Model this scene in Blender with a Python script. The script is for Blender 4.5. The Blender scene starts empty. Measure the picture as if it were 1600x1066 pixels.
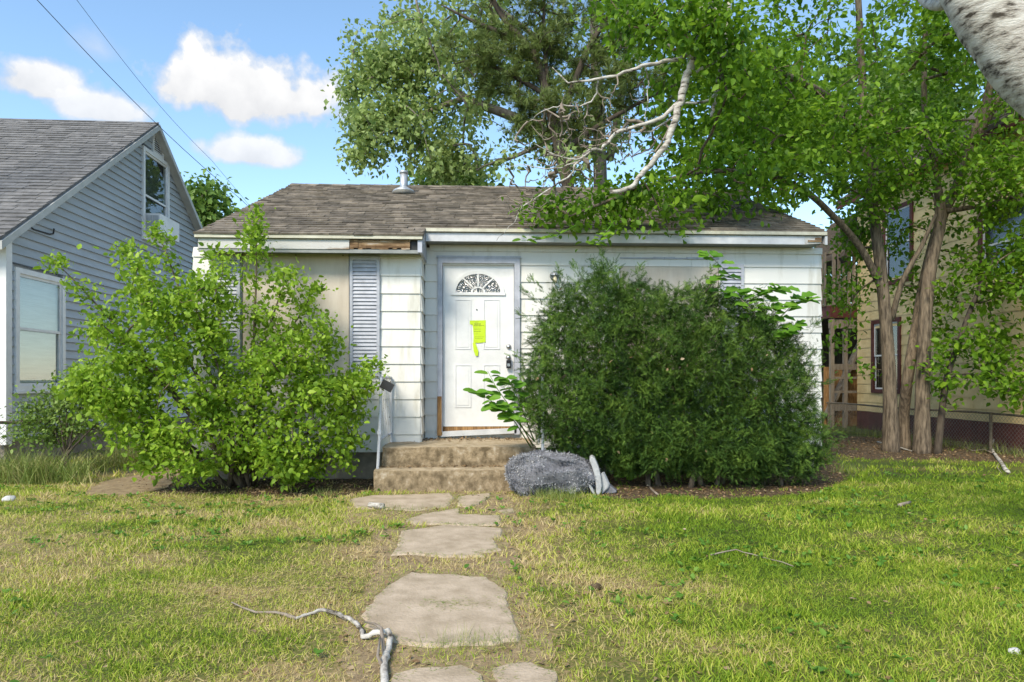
import bpy, math, random
import numpy as np
from mathutils import Vector, Matrix
random.seed(7); rng = np.random.default_rng(7)
R = math.radians
scene = bpy.context.scene
COL = scene.collection

# ------------------------------------------------------------------ camera
F = 1067.0; HOR = 592.0; CH = 1.2; TH = R(2.6)      # focal length in photo pixels, horizon row, eye height, yaw to the right
cam_d = bpy.data.cameras.new('camera'); cam = bpy.data.objects.new('camera', cam_d); COL.objects.link(cam)
cam_d.sensor_width = 36; cam_d.lens = 36 * F / 1600; cam_d.shift_y = (HOR - 533) / 1600
cam_d.clip_end = 2000; cam.location = (0, 0, CH); cam.rotation_euler = (R(90), 0, -TH)
scene.camera = cam
cy = scene.cycles; cy.max_bounces = 5; cy.diffuse_bounces = 3; cy.glossy_bounces = 2; cy.transmission_bounces = 3; cy.transparent_max_bounces = 6; cy.caustics_reflective = cy.caustics_refractive = False
# ------------------------------------------------------------------ sun, sky, exposure
SUN_EL, SUN_AZ = 43, 211        # azimuth clockwise from +Y (the view): behind the camera, a little to the left
world = bpy.data.worlds.new('World'); scene.world = world; world.use_nodes = True
scene.view_settings.view_transform = 'Standard'; scene.view_settings.look = 'None'
scene.view_settings.gamma = 1; scene.view_settings.exposure = 1.05
sl = bpy.data.lights.new('sun', 'SUN'); sl.energy = 2.6; sl.angle = R(18); sl.color = (1, .9, .73)
so = bpy.data.objects.new('sun', sl); COL.objects.link(so)
sd = Vector((math.sin(R(SUN_AZ)) * math.cos(R(SUN_EL)), math.cos(R(SUN_AZ)) * math.cos(R(SUN_EL)), math.sin(R(SUN_EL))))
so.rotation_euler = (-sd).to_track_quat('-Z', 'Y').to_euler(); so.location = sd * 30

def W(px, py, d):
    r = (px - 800) / F * d; up = (HOR - py) / F * d
    return Vector((r * math.cos(TH) + d * math.sin(TH), d * math.cos(TH) - r * math.sin(TH), CH + up))
def WY(px, py, Y): return W(px, py, Y / (math.cos(TH) - (px - 800) / F * math.sin(TH)))
def WX(px, py, X): return W(px, py, X / ((px - 800) / F * math.cos(TH) + math.sin(TH)))
def WG(px, py, z=0.0):
    p = W(px, py, (CH - z) * F / (py - HOR)); p.z = z; return p
def depth_of(p): return p[0] * math.sin(TH) + p[1] * math.cos(TH)

# world: Nishita sky with cumulus clouds spread all round
wn = world.node_tree.nodes; wl = world.node_tree.links; wn.clear()
def N(nodes, t, **k):
    n = nodes.new(t)
    for a, b in k.items(): setattr(n, a, b)
    return n
def wmath(op, a, b=None, c=None, clamp=False):
    n = N(wn, 'ShaderNodeMath', operation=op); n.use_clamp = clamp
    for i, x in enumerate((a, b, c)):
        if x is None: continue
        if isinstance(x, (int, float)): n.inputs[i].default_value = x
        else: wl.new(x, n.inputs[i])
    return n.outputs[0]
sky = N(wn, 'ShaderNodeTexSky', sky_type='NISHITA'); sky.sun_disc = False
sky.sun_elevation = R(SUN_EL); sky.sun_rotation = R(SUN_AZ); sky.air_density = .9; sky.dust_density = .15; sky.ozone_density = 1.6
tc = N(wn, 'ShaderNodeTexCoord')
sx = N(wn, 'ShaderNodeSeparateXYZ'); wl.new(tc.outputs['Generated'], sx.inputs[0])
nz = N(wn, 'ShaderNodeTexNoise'); nz.inputs['Scale'].default_value = 9; nz.inputs['Detail'].default_value = 9; nz.inputs['Roughness'].default_value = .6
wl.new(tc.outputs['Generated'], nz.inputs['Vector'])
nz2 = N(wn, 'ShaderNodeTexNoise'); nz2.inputs['Scale'].default_value = 30; nz2.inputs['Detail'].default_value = 8
wl.new(tc.outputs['Generated'], nz2.inputs['Vector'])
az = wmath('ARCTAN2', sx.outputs[0], sx.outputs[1]); el = wmath('ARCSINE', sx.outputs[2])
def pa(px, py):
    v = W(px, py, 1) - Vector((0, 0, CH)); v.normalize(); return math.atan2(v.x, v.y), math.asin(v.z)
clouds = []
for (cx, cy, hw, hh, dn) in [(392, 148, 165, 66, 1.0), (60, 128, 100, 38, .85), (150, 170, 105, 30, .8), (392, 240, 100, 26, .8), (150, 75, 60, 25, .3), (262, 122, 26, 24, .5)]:
    a0, e0 = pa(cx, cy); a1, e1 = pa(cx + hw, cy - hh); clouds.append((a0, e0, abs(a1 - a0), abs(e1 - e0), dn))
for k in range(10):                                 # clouds go on unseen round the sky, more and larger to whiten the fill light
    a = .75 + (k + random.uniform(.2, .8)) * (2 * math.pi - 1.5) / 10
    clouds.append((a if a < math.pi else a - 2 * math.pi, random.uniform(.3, 1.0), random.uniform(.16, .3), random.uniform(.05, .1), random.uniform(.7, 1)))
dens = None; shade = None
for (a0, e0, ra, re, dn) in clouds:
    da = wmath('DIVIDE', wmath('SUBTRACT', az, a0), ra); de = wmath('DIVIDE', wmath('SUBTRACT', el, e0), re)
    low = wmath('MINIMUM', de, 0.0); de2 = wmath('ADD', de, wmath('MULTIPLY', low, .55))
    r2 = wmath('ADD', wmath('MULTIPLY', da, da), wmath('MULTIPLY', de2, de2))
    d0 = wmath('SUBTRACT', 1.0, wmath('SQRT', r2))
    d1 = wmath('ADD', wmath('ADD', d0, wmath('MULTIPLY', wmath('SUBTRACT', nz.outputs[0], .5), 1.5)), wmath('MULTIPLY', wmath('SUBTRACT', nz2.outputs[0], .5), .9))
    d1 = wmath('MULTIPLY', d1, 3.4 * dn, clamp=True)
    d1 = wmath('MULTIPLY', d1, min(1, dn + .1))
    s1 = wmath('MULTIPLY', wmath('ADD', wmath('MULTIPLY', de, .55), .75, clamp=True), d1)  # cloud shading painted into the colour: lighter tops, greyer bases
    dens = d1 if dens is None else wmath('MAXIMUM', dens, d1)
    shade = s1 if shade is None else wmath('MAXIMUM', shade, s1)
sh = wmath('ADD', wmath('MULTIPLY', shade, .95), wmath('MULTIPLY', wmath('SUBTRACT', nz2.outputs[0], .5), 1.1), clamp=True)
cr = N(wn, 'ShaderNodeMixRGB'); wl.new(sh, cr.inputs[0]); cr.inputs[1].default_value = (2.3, 2.36, 2.5, 1); cr.inputs[2].default_value = (3.5, 3.5, 3.5, 1)
mx = N(wn, 'ShaderNodeMixRGB'); wl.new(dens, mx.inputs[0]); hs_ = N(wn, 'ShaderNodeHueSaturation'); hs_.inputs['Saturation'].default_value = 1.0; hs_.inputs['Hue'].default_value = .492; wl.new(sky.outputs[0], hs_.inputs['Color']); wl.new(hs_.outputs[0], mx.inputs[1]); wl.new(cr.outputs[0], mx.inputs[2])
bg = N(wn, 'ShaderNodeBackground'); bg.inputs[1].default_value = .145; wl.new(mx.outputs[0], bg.inputs[0])
wo = N(wn, 'ShaderNodeOutputWorld'); wl.new(bg.outputs[0], wo.inputs[0])

# ------------------------------------------------------------------ helpers
def tag(o, label=None, cat=None, group=None, kind=None):
    if label: o['label'] = label
    if cat: o['category'] = cat
    if group: o['group'] = group
    if kind: o['kind'] = kind
    return o
def empty(name, loc, label=None, cat=None, group=None):
    o = bpy.data.objects.new(name, None); COL.objects.link(o); o.location = loc; o.empty_display_size = .1
    return tag(o, label, cat, group)
ORIG = {}
def origin(o):
    return ORIG.get(o.name, Vector((0, 0, 0)))
def link(name, me, mat=None, parent=None, smooth=False):
    o = bpy.data.objects.new(name, me); COL.objects.link(o)
    if mat is not None and not me.materials: me.materials.append(mat)
    if smooth: me.polygons.foreach_set('use_smooth', [True] * len(me.polygons))
    if parent is not None:
        o.parent = parent
        if parent.type == 'EMPTY': o.matrix_parent_inverse = Matrix.Translation(-parent.location)
    return o
def np_mesh(name, V, Fc):
    me = bpy.data.meshes.new(name); V = np.asarray(V, dtype=np.float32); Fc = np.asarray(Fc, dtype=np.int32)
    n, k = Fc.shape
    me.vertices.add(len(V)); me.vertices.foreach_set('co', V.ravel())
    me.loops.add(n * k); me.loops.foreach_set('vertex_index', Fc.ravel())
    me.polygons.add(n); me.polygons.foreach_set('loop_start', np.arange(0, n * k, k, dtype=np.int32))
    me.update(calc_edges=True); return me
class MB:
    def __init__(s): s.v = []; s.f = []
    def quadbox(s, p):          # 8 points: bottom ring 0-3, top ring 4-7
        b = len(s.v); s.v += [tuple(q) for q in p]
        for q in ((3, 2, 1, 0), (4, 5, 6, 7), (0, 1, 5, 4), (1, 2, 6, 5), (2, 3, 7, 6), (3, 0, 4, 7)): s.f.append(tuple(b + i for i in q))
        return s
    def box(s, a, b):
        x0, y0, z0 = a; x1, y1, z1 = b
        return s.quadbox([(x0, y0, z0), (x1, y0, z0), (x1, y1, z0), (x0, y1, z0), (x0, y0, z1), (x1, y0, z1), (x1, y1, z1), (x0, y1, z1)])
    def tube(s, pts, rad, n=8, cap=True):
        pts = [Vector(p) for p in pts]; b = len(s.v)
        if not hasattr(rad, '__len__'): rad = [rad] * len(pts)
        up = Vector((0, 0, 1)); prev = None
        for i, p in enumerate(pts):
            t = (pts[min(i + 1, len(pts) - 1)] - pts[max(i - 1, 0)]).normalized()
            if prev is None: a = t.orthogonal().normalized()
            else: a = (prev - t * prev.dot(t)).normalized()
            prev = a; c = t.cross(a)
            for j in range(n):
                w = 2 * math.pi * j / n; s.v.append(tuple(p + (a * math.cos(w) + c * math.sin(w)) * rad[i]))
        for i in range(len(pts) - 1):
            for j in range(n):
                s.f.append((b + i * n + j, b + i * n + (j + 1) % n, b + (i + 1) * n + (j + 1) % n, b + (i + 1) * n + j))
        if cap:
            s.f.append(tuple(b + j for j in reversed(range(n)))); e = b + (len(pts) - 1) * n; s.f.append(tuple(e + j for j in range(n)))
        return s
    def prism(s, poly, off):    # polygon ring + offset vector
        b = len(s.v); n = len(poly); off = Vector(off)
        s.v += [tuple(p) for p in poly] + [tuple(Vector(p) + off) for p in poly]
        s.f.append(tuple(b + i for i in range(n))); s.f.append(tuple(b + n + i for i in reversed(range(n))))
        for i in range(n): s.f.append((b + i, b + n + i, b + n + (i + 1) % n, b + (i + 1) % n))
        return s
    def mesh(s, name):
        me = bpy.data.meshes.new(name); me.from_pydata(s.v, [], s.f); me.update(); return me
    def build(s, name, mat, parent=None, smooth=False):
        me = s.mesh(name)
        import bmesh
        bm = bmesh.new(); bm.from_mesh(me); bmesh.ops.recalc_face_normals(bm, faces=bm.faces); bm.to_mesh(me); bm.free()
        return link(name, me, mat, parent, smooth)
def norm(a): return a / (np.linalg.norm(a, axis=1, keepdims=True) + 1e-9)
def scatter(tv, tf, P, D, Nn, S):
    """template verts (x side, y along, z normal) placed at P with axis D, normal N, size S"""
    P = np.asarray(P); D = norm(np.asarray(D)); X = norm(np.cross(D, np.asarray(Nn))); Z = np.cross(X, D)
    S = np.asarray(S).reshape(-1, 1, 1); tv = np.asarray(tv, dtype=np.float64)
    V = P[:, None, :] + S * (tv[None, :, 0:1] * X[:, None, :] + tv[None, :, 1:2] * D[:, None, :] + tv[None, :, 2:3] * Z[:, None, :])
    Fc = np.asarray(tf)[None] + (np.arange(len(P)) * len(tv))[:, None, None]
    return V.reshape(-1, 3), Fc.reshape(-1, len(tf[0]))
LEAF4 = ([(0, 0, 0), (.33, .45, .06), (0, 1, -.06), (-.33, .45, .06)], [(0, 1, 2), (0, 2, 3)])
LEAF6 = ([(0, 0, 0), (.27, .3, .06), (.24, .65, .05), (0, 1, -.08), (-.24, .65, .05), (-.27, .3, .06), (0, .5, -.01)],
         [(0, 1, 6), (1, 2, 6), (2, 3, 6), (3, 4, 6), (4, 5, 6), (5, 0, 6)])
BLADE = ([(-.045, 0, 0), (.045, 0, 0), (.032, .55, .07), (-.032, .55, .07), (0, 1, .28)], [(0, 1, 2), (0, 2, 3), (3, 2, 4)])
def yew_spray():
    v = []; f = []
    for i in range(10):
        t = .08 + .9 * i / 9
        for s in (-1, 1):
            L = .25 * (1.05 - .5 * t); b = len(v)
            v += [(0, t - .035, 0), (0, t + .035, 0), (s * L, t + L * .5, .05 - .04 * (i % 2))]; f.append((b, b + 1, b + 2))
    return v, f
YEW = yew_spray()
def pine_tuft():
    v = []; f = []; rr = random.Random(3)
    for i in range(22):
        a = rr.uniform(0, 6.283); e = rr.uniform(.15, 1.1); L = rr.uniform(.75, 1)
        d = Vector((math.sin(e) * math.cos(a), math.cos(e), math.sin(e) * math.sin(a))); o = d.orthogonal().normalized() * .03; b = len(v)
        v += [tuple(o), tuple(-o), tuple(d * L)]; f.append((b, b + 1, b + 2))
    return v, f
PINE = pine_tuft()
def vnoise(x, y, s, seed):
    g = np.random.default_rng(seed).random((64, 64)); x = np.asarray(x) / s; y = np.asarray(y) / s
    xi = np.floor(x).astype(int); yi = np.floor(y).astype(int); fx = x - xi; fy = y - yi
    fx = fx * fx * (3 - 2 * fx); fy = fy * fy * (3 - 2 * fy); q = lambda a, b: g[a % 64, b % 64]
    return (q(xi, yi) * (1 - fx) + q(xi + 1, yi) * fx) * (1 - fy) + (q(xi, yi + 1) * (1 - fx) + q(xi + 1, yi + 1) * fx) * fy
def inpoly(x, y, poly):
    x = np.asarray(x); y = np.asarray(y); c = np.zeros(x.shape, bool); n = len(poly)
    for i in range(n):
        x0, y0 = poly[i][:2]; x1, y1 = poly[(i + 1) % n][:2]
        if y0 == y1: continue
        m = ((y0 > y) != (y1 > y)) & (x < (x1 - x0) * (y - y0) / (y1 - y0) + x0); c ^= m
    return c
def edgedist(x, y, poly):
    d = np.full(x.shape, 1e9); n = len(poly)
    for i in range(n):
        a = np.array(poly[i][:2]); b = np.array(poly[(i + 1) % n][:2]); ab = b - a
        t = np.clip(((x - a[0]) * ab[0] + (y - a[1]) * ab[1]) / (ab @ ab + 1e-9), 0, 1)
        d = np.minimum(d, np.hypot(x - a[0] - t * ab[0], y - a[1] - t * ab[1]))
    return d

# ------------------------------------------------------------------ materials
def mat_new(name):
    m = bpy.data.materials.new(name); m.use_nodes = True; nt = m.node_tree; nt.nodes.clear()
    return m, nt.nodes, nt.links
def ramp(nodes, pts):
    r = nodes.new('ShaderNodeValToRGB'); e = r.color_ramp.elements
    while len(e) < len(pts): e.new(.5)
    for i, (p, c) in enumerate(pts): e[i].position = p; e[i].color = (*c, 1)
    return r
def surf(name, c1, c2, scale=6, rough=.7, bump=.15, detail=6, stretch=(1, 1, 1), c3=None, spread=(.35, .65), rnd=0, spec=.3, bscale=None, metal=0):
    """two/three-tone noisy surface with fine relief; rnd varies the tone from piece to piece"""
    m, n, l = mat_new(name)
    g = n.new('ShaderNodeNewGeometry'); mp = n.new('ShaderNodeMapping'); mp.inputs['Scale'].default_value = stretch
    l.new(g.outputs['Position'], mp.inputs[0])
    t = n.new('ShaderNodeTexNoise'); t.inputs['Scale'].default_value = scale; t.inputs['Detail'].default_value = detail; t.inputs['Roughness'].default_value = .62
    l.new(mp.outputs[0], t.inputs[0])
    pts = [(spread[0], c1), (spread[1], c2)]
    if c3: pts.append((min(1, spread[1] + .12), c3))
    r = ramp(n, pts); l.new(t.outputs[0], r.inputs[0]); col = r.outputs[0]
    if rnd:
        oi = n.new('ShaderNodeObjectInfo'); ad = n.new('ShaderNodeMath'); ad.operation = 'ADD'; l.new(oi.outputs['Random'], ad.inputs[0]); l.new(g.outputs['Random Per Island'], ad.inputs[1])
        fr = n.new('ShaderNodeMath'); fr.operation = 'FRACT'; l.new(ad.outputs[0], fr.inputs[0])
        mr = n.new('ShaderNodeMapRange'); mr.inputs[3].default_value = 1 - rnd; mr.inputs[4].default_value = 1 + rnd; l.new(fr.outputs[0], mr.inputs[0])
        hs = n.new('ShaderNodeHueSaturation'); l.new(mr.outputs[0], hs.inputs['Value']); l.new(col, hs.inputs['Color']); col = hs.outputs[0]
    p = n.new('ShaderNodeBsdfPrincipled'); p.inputs['Roughness'].default_value = rough; p.inputs['Specular IOR Level'].default_value = spec; p.inputs['Metallic'].default_value = metal
    l.new(col, p.inputs['Base Color'])
    if bump:
        t2 = n.new('ShaderNodeTexNoise'); t2.inputs['Scale'].default_value = bscale or scale * 6; t2.inputs['Detail'].default_value = 5; l.new(mp.outputs[0], t2.inputs[0])
        b = n.new('ShaderNodeBump'); b.inputs['Strength'].default_value = bump; b.inputs['Distance'].default_value = .01; l.new(t2.outputs[0], b.inputs['Height']); l.new(b.outputs[0], p.inputs['Normal'])
    o = n.new('ShaderNodeOutputMaterial'); l.new(p.outputs[0], o.inputs[0]); return m
def leafmat(name, cols, trans=.35, rough=.55, nscale=3.5, gain=1.3):
    m, n, l = mat_new(name); g = n.new('ShaderNodeNewGeometry'); oi = n.new('ShaderNodeObjectInfo')
    ad = n.new('ShaderNodeMath'); l.new(oi.outputs['Random'], ad.inputs[0]); l.new(g.outputs['Random Per Island'], ad.inputs[1])
    fr = n.new('ShaderNodeMath'); fr.operation = 'FRACT'; l.new(ad.outputs[0], fr.inputs[0])
    tn = n.new('ShaderNodeTexNoise'); tn.inputs['Scale'].default_value = nscale; tn.inputs['Detail'].default_value = 3; l.new(g.outputs['Position'], tn.inputs[0])
    m1 = n.new('ShaderNodeMath'); m1.operation = 'MULTIPLY_ADD'; l.new(tn.outputs[0], m1.inputs[0]); m1.inputs[1].default_value = gain; m1.inputs[2].default_value = .2 - gain * .5
    m2 = n.new('ShaderNodeMath'); m2.operation = 'MULTIPLY_ADD'; m2.use_clamp = True; l.new(fr.outputs[0], m2.inputs[0]); m2.inputs[1].default_value = .6; l.new(m1.outputs[0], m2.inputs[2])
    r = ramp(n, [(i / max(1, len(cols) - 1), c) for i, c in enumerate(cols)]); l.new(m2.outputs[0], r.inputs[0])
    p = n.new('ShaderNodeBsdfPrincipled'); p.inputs['Roughness'].default_value = rough; p.inputs['Specular IOR Level'].default_value = .35
    l.new(r.outputs[0], p.inputs['Base Color']); tr = n.new('ShaderNodeBsdfTranslucent'); l.new(r.outputs[0], tr.inputs[0])
    mi = n.new('ShaderNodeMixShader'); mi.inputs[0].default_value = trans; l.new(p.outputs[0], mi.inputs[1]); l.new(tr.outputs[0], mi.inputs[2])
    o = n.new('ShaderNodeOutputMaterial'); l.new(mi.outputs[0], o.inputs[0]); return m
def lawnmat(name, blades):
    """green and dried patches follow the same field on the soil and on the blades"""
    m, n, l = mat_new(name); g = n.new('ShaderNodeNewGeometry')
    mp = n.new('ShaderNodeMapping'); mp.inputs['Scale'].default_value = (.75, 1.25, 0); l.new(g.outputs['Position'], mp.inputs[0])
    t = n.new('ShaderNodeTexNoise'); t.inputs['Scale'].default_value = 1.15; t.inputs['Detail'].default_value = 5; t.inputs['Roughness'].default_value = .6; l.new(mp.outputs[0], t.inputs[0])
    sp = n.new('ShaderNodeSeparateXYZ'); l.new(g.outputs['Position'], sp.inputs[0])
    def ma(op, a, b):
        q = n.new('ShaderNodeMath'); q.operation = op
        for i, x in enumerate((a, b)):
            if isinstance(x, (int, float)): q.inputs[i].default_value = x
            else: l.new(x, q.inputs[i])
        return q.outputs[0]
    pd = ma('ABSOLUTE', ma('ADD', sp.outputs[0], .05), 0)
    near = n.new('ShaderNodeMapRange'); near.inputs[1].default_value = .35; near.inputs[2].default_value = 1.5; near.inputs[3].default_value = .15; near.inputs[4].default_value = 0; l.new(pd, near.inputs[0])
    left = n.new('ShaderNodeMapRange'); left.inputs[1].default_value = -3; left.inputs[2].default_value = 2.5; left.inputs[3].default_value = .09; left.inputs[4].default_value = -.1; l.new(sp.outputs[0], left.inputs[0])
    dry = ma('ADD', ma('ADD', t.outputs[0], near.outputs[0]), left.outputs[0])
    if blades:
        dry = ma('ADD', dry, ma('MULTIPLY', ma('SUBTRACT', g.outputs['Random Per Island'], .5), .32))
        r = ramp(n, [(.34, (.16, .26, .02)), (.45, (.31, .43, .035)), (.55, (.48, .52, .08)), (.65, (.58, .48, .21)), (.82, (.62, .49, .28))])
    else:
        t2 = n.new('ShaderNodeTexNoise'); t2.inputs['Scale'].default_value = 45; t2.inputs['Detail'].default_value = 6; l.new(g.outputs['Position'], t2.inputs[0])
        dry = ma('ADD', dry, ma('MULTIPLY', ma('SUBTRACT', t2.outputs[0], .5), .7))
        r = ramp(n, [(.36, (.055, .08, .014)), (.55, (.13, .125, .035)), (.66, (.24, .18, .085)), (.85, (.33, .24, .13))])
    l.new(dry, r.inputs[0])
    p = n.new('ShaderNodeBsdfPrincipled'); p.inputs['Roughness'].default_value = .6; p.inputs['Specular IOR Level'].default_value = .25; l.new(r.outputs[0], p.inputs['Base Color'])
    o = n.new('ShaderNodeOutputMaterial'); out = p.outputs[0]
    if blades:
        tr = n.new('ShaderNodeBsdfTranslucent'); l.new(r.outputs[0], tr.inputs[0]); mi = n.new('ShaderNodeMixShader'); mi.inputs[0].default_value = .35
        l.new(p.outputs[0], mi.inputs[1]); l.new(tr.outputs[0], mi.inputs[2]); out = mi.outputs[0]
    l.new(out, o.inputs[0]); return m
def glassmat(name, tint, rough=.03, alpha=.35):
    m, n, l = mat_new(name); gl = n.new('ShaderNodeBsdfGlossy'); gl.inputs['Roughness'].default_value = rough
    tr = n.new('ShaderNodeBsdfTransparent'); tr.inputs[0].default_value = (*tint, 1); mi = n.new('ShaderNodeMixShader'); mi.inputs[0].default_value = alpha
    l.new(tr.outputs[0], mi.inputs[1]); l.new(gl.outputs[0], mi.inputs[2]); o = n.new('ShaderNodeOutputMaterial'); l.new(mi.outputs[0], o.inputs[0]); return m
M = dict(
    soil=lawnmat('soil', False), blade=lawnmat('blade', True),
    white=surf('white siding paint', (.47, .45, .38), (.68, .67, .63), 3.5, .6, .08, stretch=(1.6, 1.6, .3), rnd=.05, spread=(.27, .47), detail=9),
    doorw=surf('white door paint', (.60, .60, .59), (.70, .70, .69), 4, .4, .03, spread=(.3, .6)),
    trim=surf('lavender grey trim', (.33, .345, .39), (.44, .455, .51), 9, .55, .08, rnd=.04),
    fascia=surf('pale fascia paint', (.46, .47, .49), (.58, .59, .61), 5, .55, .06),
    soffit=surf('weathered soffit grey', (.2, .21, .2), (.28, .29, .28), 7, .7, .1),
    drip=surf('cream drip edge', (.42, .40, .31), (.56, .54, .44), 8, .5, .05),
    rot=surf('peeling rotted board', (.10, .055, .025), (.30, .20, .11), 5, .85, .5, stretch=(.5, 1, 5), c3=(.55, .53, .50), spread=(.38, .56)),
    peel=surf('peeling pale board', (.25, .18, .12), (.5, .49, .47), 5, .8, .3, stretch=(.6, 1, 4), spread=(.33, .42)),
    rustw=surf('bare rotted wood', (.16, .08, .03), (.38, .22, .09), 14, .8, .3, stretch=(3, 3, .4)),
    ply=surf('weathered plywood', (.45, .385, .31), (.56, .50, .42), 3, .7, .08, stretch=(2.5, 1, .5), spread=(.3, .65)),
    shingle=surf('brown roof shingle', (.10, .085, .065), (.23, .195, .155), 7, .9, .4, rnd=.42, bscale=160),
    shingle_g=surf('grey roof shingle', (.12, .118, .117), (.185, .18, .178), 10, .9, .4, rnd=.2, bscale=160),
    galv=surf('galvanised metal', (.38, .40, .42), (.52, .54, .56), 12, .45, .05, metal=.6),
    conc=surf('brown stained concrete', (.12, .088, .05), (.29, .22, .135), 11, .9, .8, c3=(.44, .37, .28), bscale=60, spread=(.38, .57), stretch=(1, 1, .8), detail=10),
    conc_top=surf('lighter step tread', (.28, .215, .13), (.44, .36, .25), 9, .9, .6, c3=(.44, .37, .28), bscale=70),
    found=surf('foundation concrete', (.16, .14, .11), (.27, .24, .2), 6, .9, .4),
    stone=surf('pale path stone', (.33, .26, .18), (.48, .385, .285), 7, .85, .5, c3=(.53, .44, .34), bscale=60),
    dirt=surf('bare dirt', (.19, .135, .075), (.33, .25, .14), 14, .95, .8, c3=(.38, .31, .18)),
    mulch=surf('dark leaf mulch', (.05, .033, .018), (.14, .098, .056), 22, .95, 1.0, c3=(.25, .185, .11)),
    blue=surf('blue grey vinyl siding', (.33, .36, .39), (.39, .42, .45), 3, .5, .03, stretch=(1, .5, 3), rnd=.04),
    vtrim=surf('white vinyl trim', (.62, .62, .62), (.72, .72, .71), 6, .45, .03),
    rake=surf('grey rake board', (.37, .37, .35), (.45, .45, .43), 6, .5, .04),
    yellow=surf('yellow wall shingle', (.60, .45, .22), (.72, .56, .30), 4, .75, .15, rnd=.06),
    maroon=surf('maroon painted wood', (.07, .02, .016), (.115, .034, .027), 6, .65, .1, rnd=.1),
    greywood=surf('weathered grey wood', (.15, .12, .09), (.27, .225, .175), 9, .85, .3, stretch=(3, 3, .4), rnd=.25),
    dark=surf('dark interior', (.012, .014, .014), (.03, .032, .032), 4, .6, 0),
    blind=surf('pale window blind', (.52, .55, .53), (.66, .69, .67), 2, .6, 0, stretch=(1, 1, 14)),
    iron=surf('chipped white iron', (.10, .085, .08), (.56, .57, .6), 22, .6, .2, spread=(.34, .4)),
    black=surf('black plastic', (.008, .008, .009), (.016, .016, .018), 20, .4, .1),
    steel=surf('brushed steel', (.35, .35, .35), (.5, .5, .5), 20, .3, .02, metal=.9),
    notice=surf('fluorescent yellow paper', (.44, .60, .015), (.49, .66, .03), 30, .6, .05),
    ink=surf('grey ink', (.13, .16, .02), (.2, .24, .03), 30, .7, 0),
    bulb=surf('cream bulb glass', (.6, .52, .33), (.68, .6, .4), 20, .3, 0),
    grout=surf('door moulding', (.60, .60, .60), (.66, .66, .66), 4, .4, 0),
    rust=surf('rusty fence pipe', (.10, .075, .05), (.22, .18, .13), 20, .8, .2),
    wire=surf('galvanised wire', (.10, .10, .09), (.2, .2, .185), 30, .6, 0),
    cable=surf('black cable', (.02, .02, .022), (.04, .04, .045), 20, .6, 0),
    rug=surf('grey shag fibre', (.07, .072, .085), (.33, .335, .355), 5, .95, .4, c3=(.52, .50, .47), rnd=.5, spread=(.36, .56)),
    rugtan=surf('shag body', (.10, .10, .11), (.2, .2, .22), 9, .95, .6),
    rugback=surf('pale rug backing', (.34, .345, .35), (.44, .445, .45), 30, .85, .3),
    bark=surf('ridged brown bark', (.055, .042, .03), (.215, .168, .118), 13, .95, .9, stretch=(2.2, 2.2, .35), bscale=34),
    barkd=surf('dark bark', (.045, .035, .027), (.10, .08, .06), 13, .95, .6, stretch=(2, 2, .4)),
    barkg=surf('grey limb bark', (.12, .105, .085), (.24, .21, .175), 10, .95, .5),
    birch=surf('white birch bark', (.05, .04, .03), (.36, .33, .29), 8, .8, .6, stretch=(.9, .9, 2.8), c3=(.52, .50, .46), spread=(.37, .47)),
    twig=surf('dead grey twig', (.17, .135, .105), (.30, .255, .21), 10, .9, 0),
    leaf_shrub=leafmat('shrub leaf', [(.11, .20, .015), (.2, .34, .024), (.3, .46, .035), (.44, .58, .08)], .45),
    leaf_small=leafmat('fence shrub leaf', [(.11, .19, .03), (.18, .28, .05), (.27, .37, .09)]),
    leaf_right=leafmat('broad tree leaf', [(.05, .125, .01), (.11, .23, .014), (.185, .34, .02), (.29, .46, .035)], .5),
    leaf_maple=leafmat('silver maple leaf', [(.14, .215, .05), (.23, .325, .085), (.33, .43, .14), (.44, .54, .24)], .42),
    leaf_back=leafmat('distant leaf', [(.09, .17, .03), (.15, .26, .045), (.22, .34, .08)], .4),
    leaf_pine=leafmat('pine needle', [(.075, .115, .028), (.13, .18, .04), (.2, .26, .06)], .2),
    leaf_yew=leafmat('yew needle', [(.014, .042, .006), (.038, .088, .011), (.082, .16, .018), (.17, .27, .035)], .2, .75, 5, 2.2),  # strong noise gain paints light clumps and shaded gaps into the needle colour
    leaf_vine=leafmat('vine leaf', [(.08, .21, .015), (.12, .28, .02), (.2, .37, .035)], .4),
    litter=leafmat('fallen leaf', [(.10, .055, .025), (.19, .115, .055), (.28, .19, .10), (.40, .32, .21)], .1),
    weed=leafmat('weed leaf', [(.06, .15, .015), (.11, .235, .025), (.2, .33, .05)], .3),
    drygrass=leafmat('tall dry grass', [(.12, .2, .03), (.24, .3, .07), (.42, .36, .16)], .3),
    pale=surf('pale stone', (.42, .41, .40), (.58, .57, .56), 18, .85, .3),
    glass=glassmat('window glass', (.9, .93, .92), .02, .1), glassd=glassmat('dark window glass', (.6, .62, .62), .06, .12),
)
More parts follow.
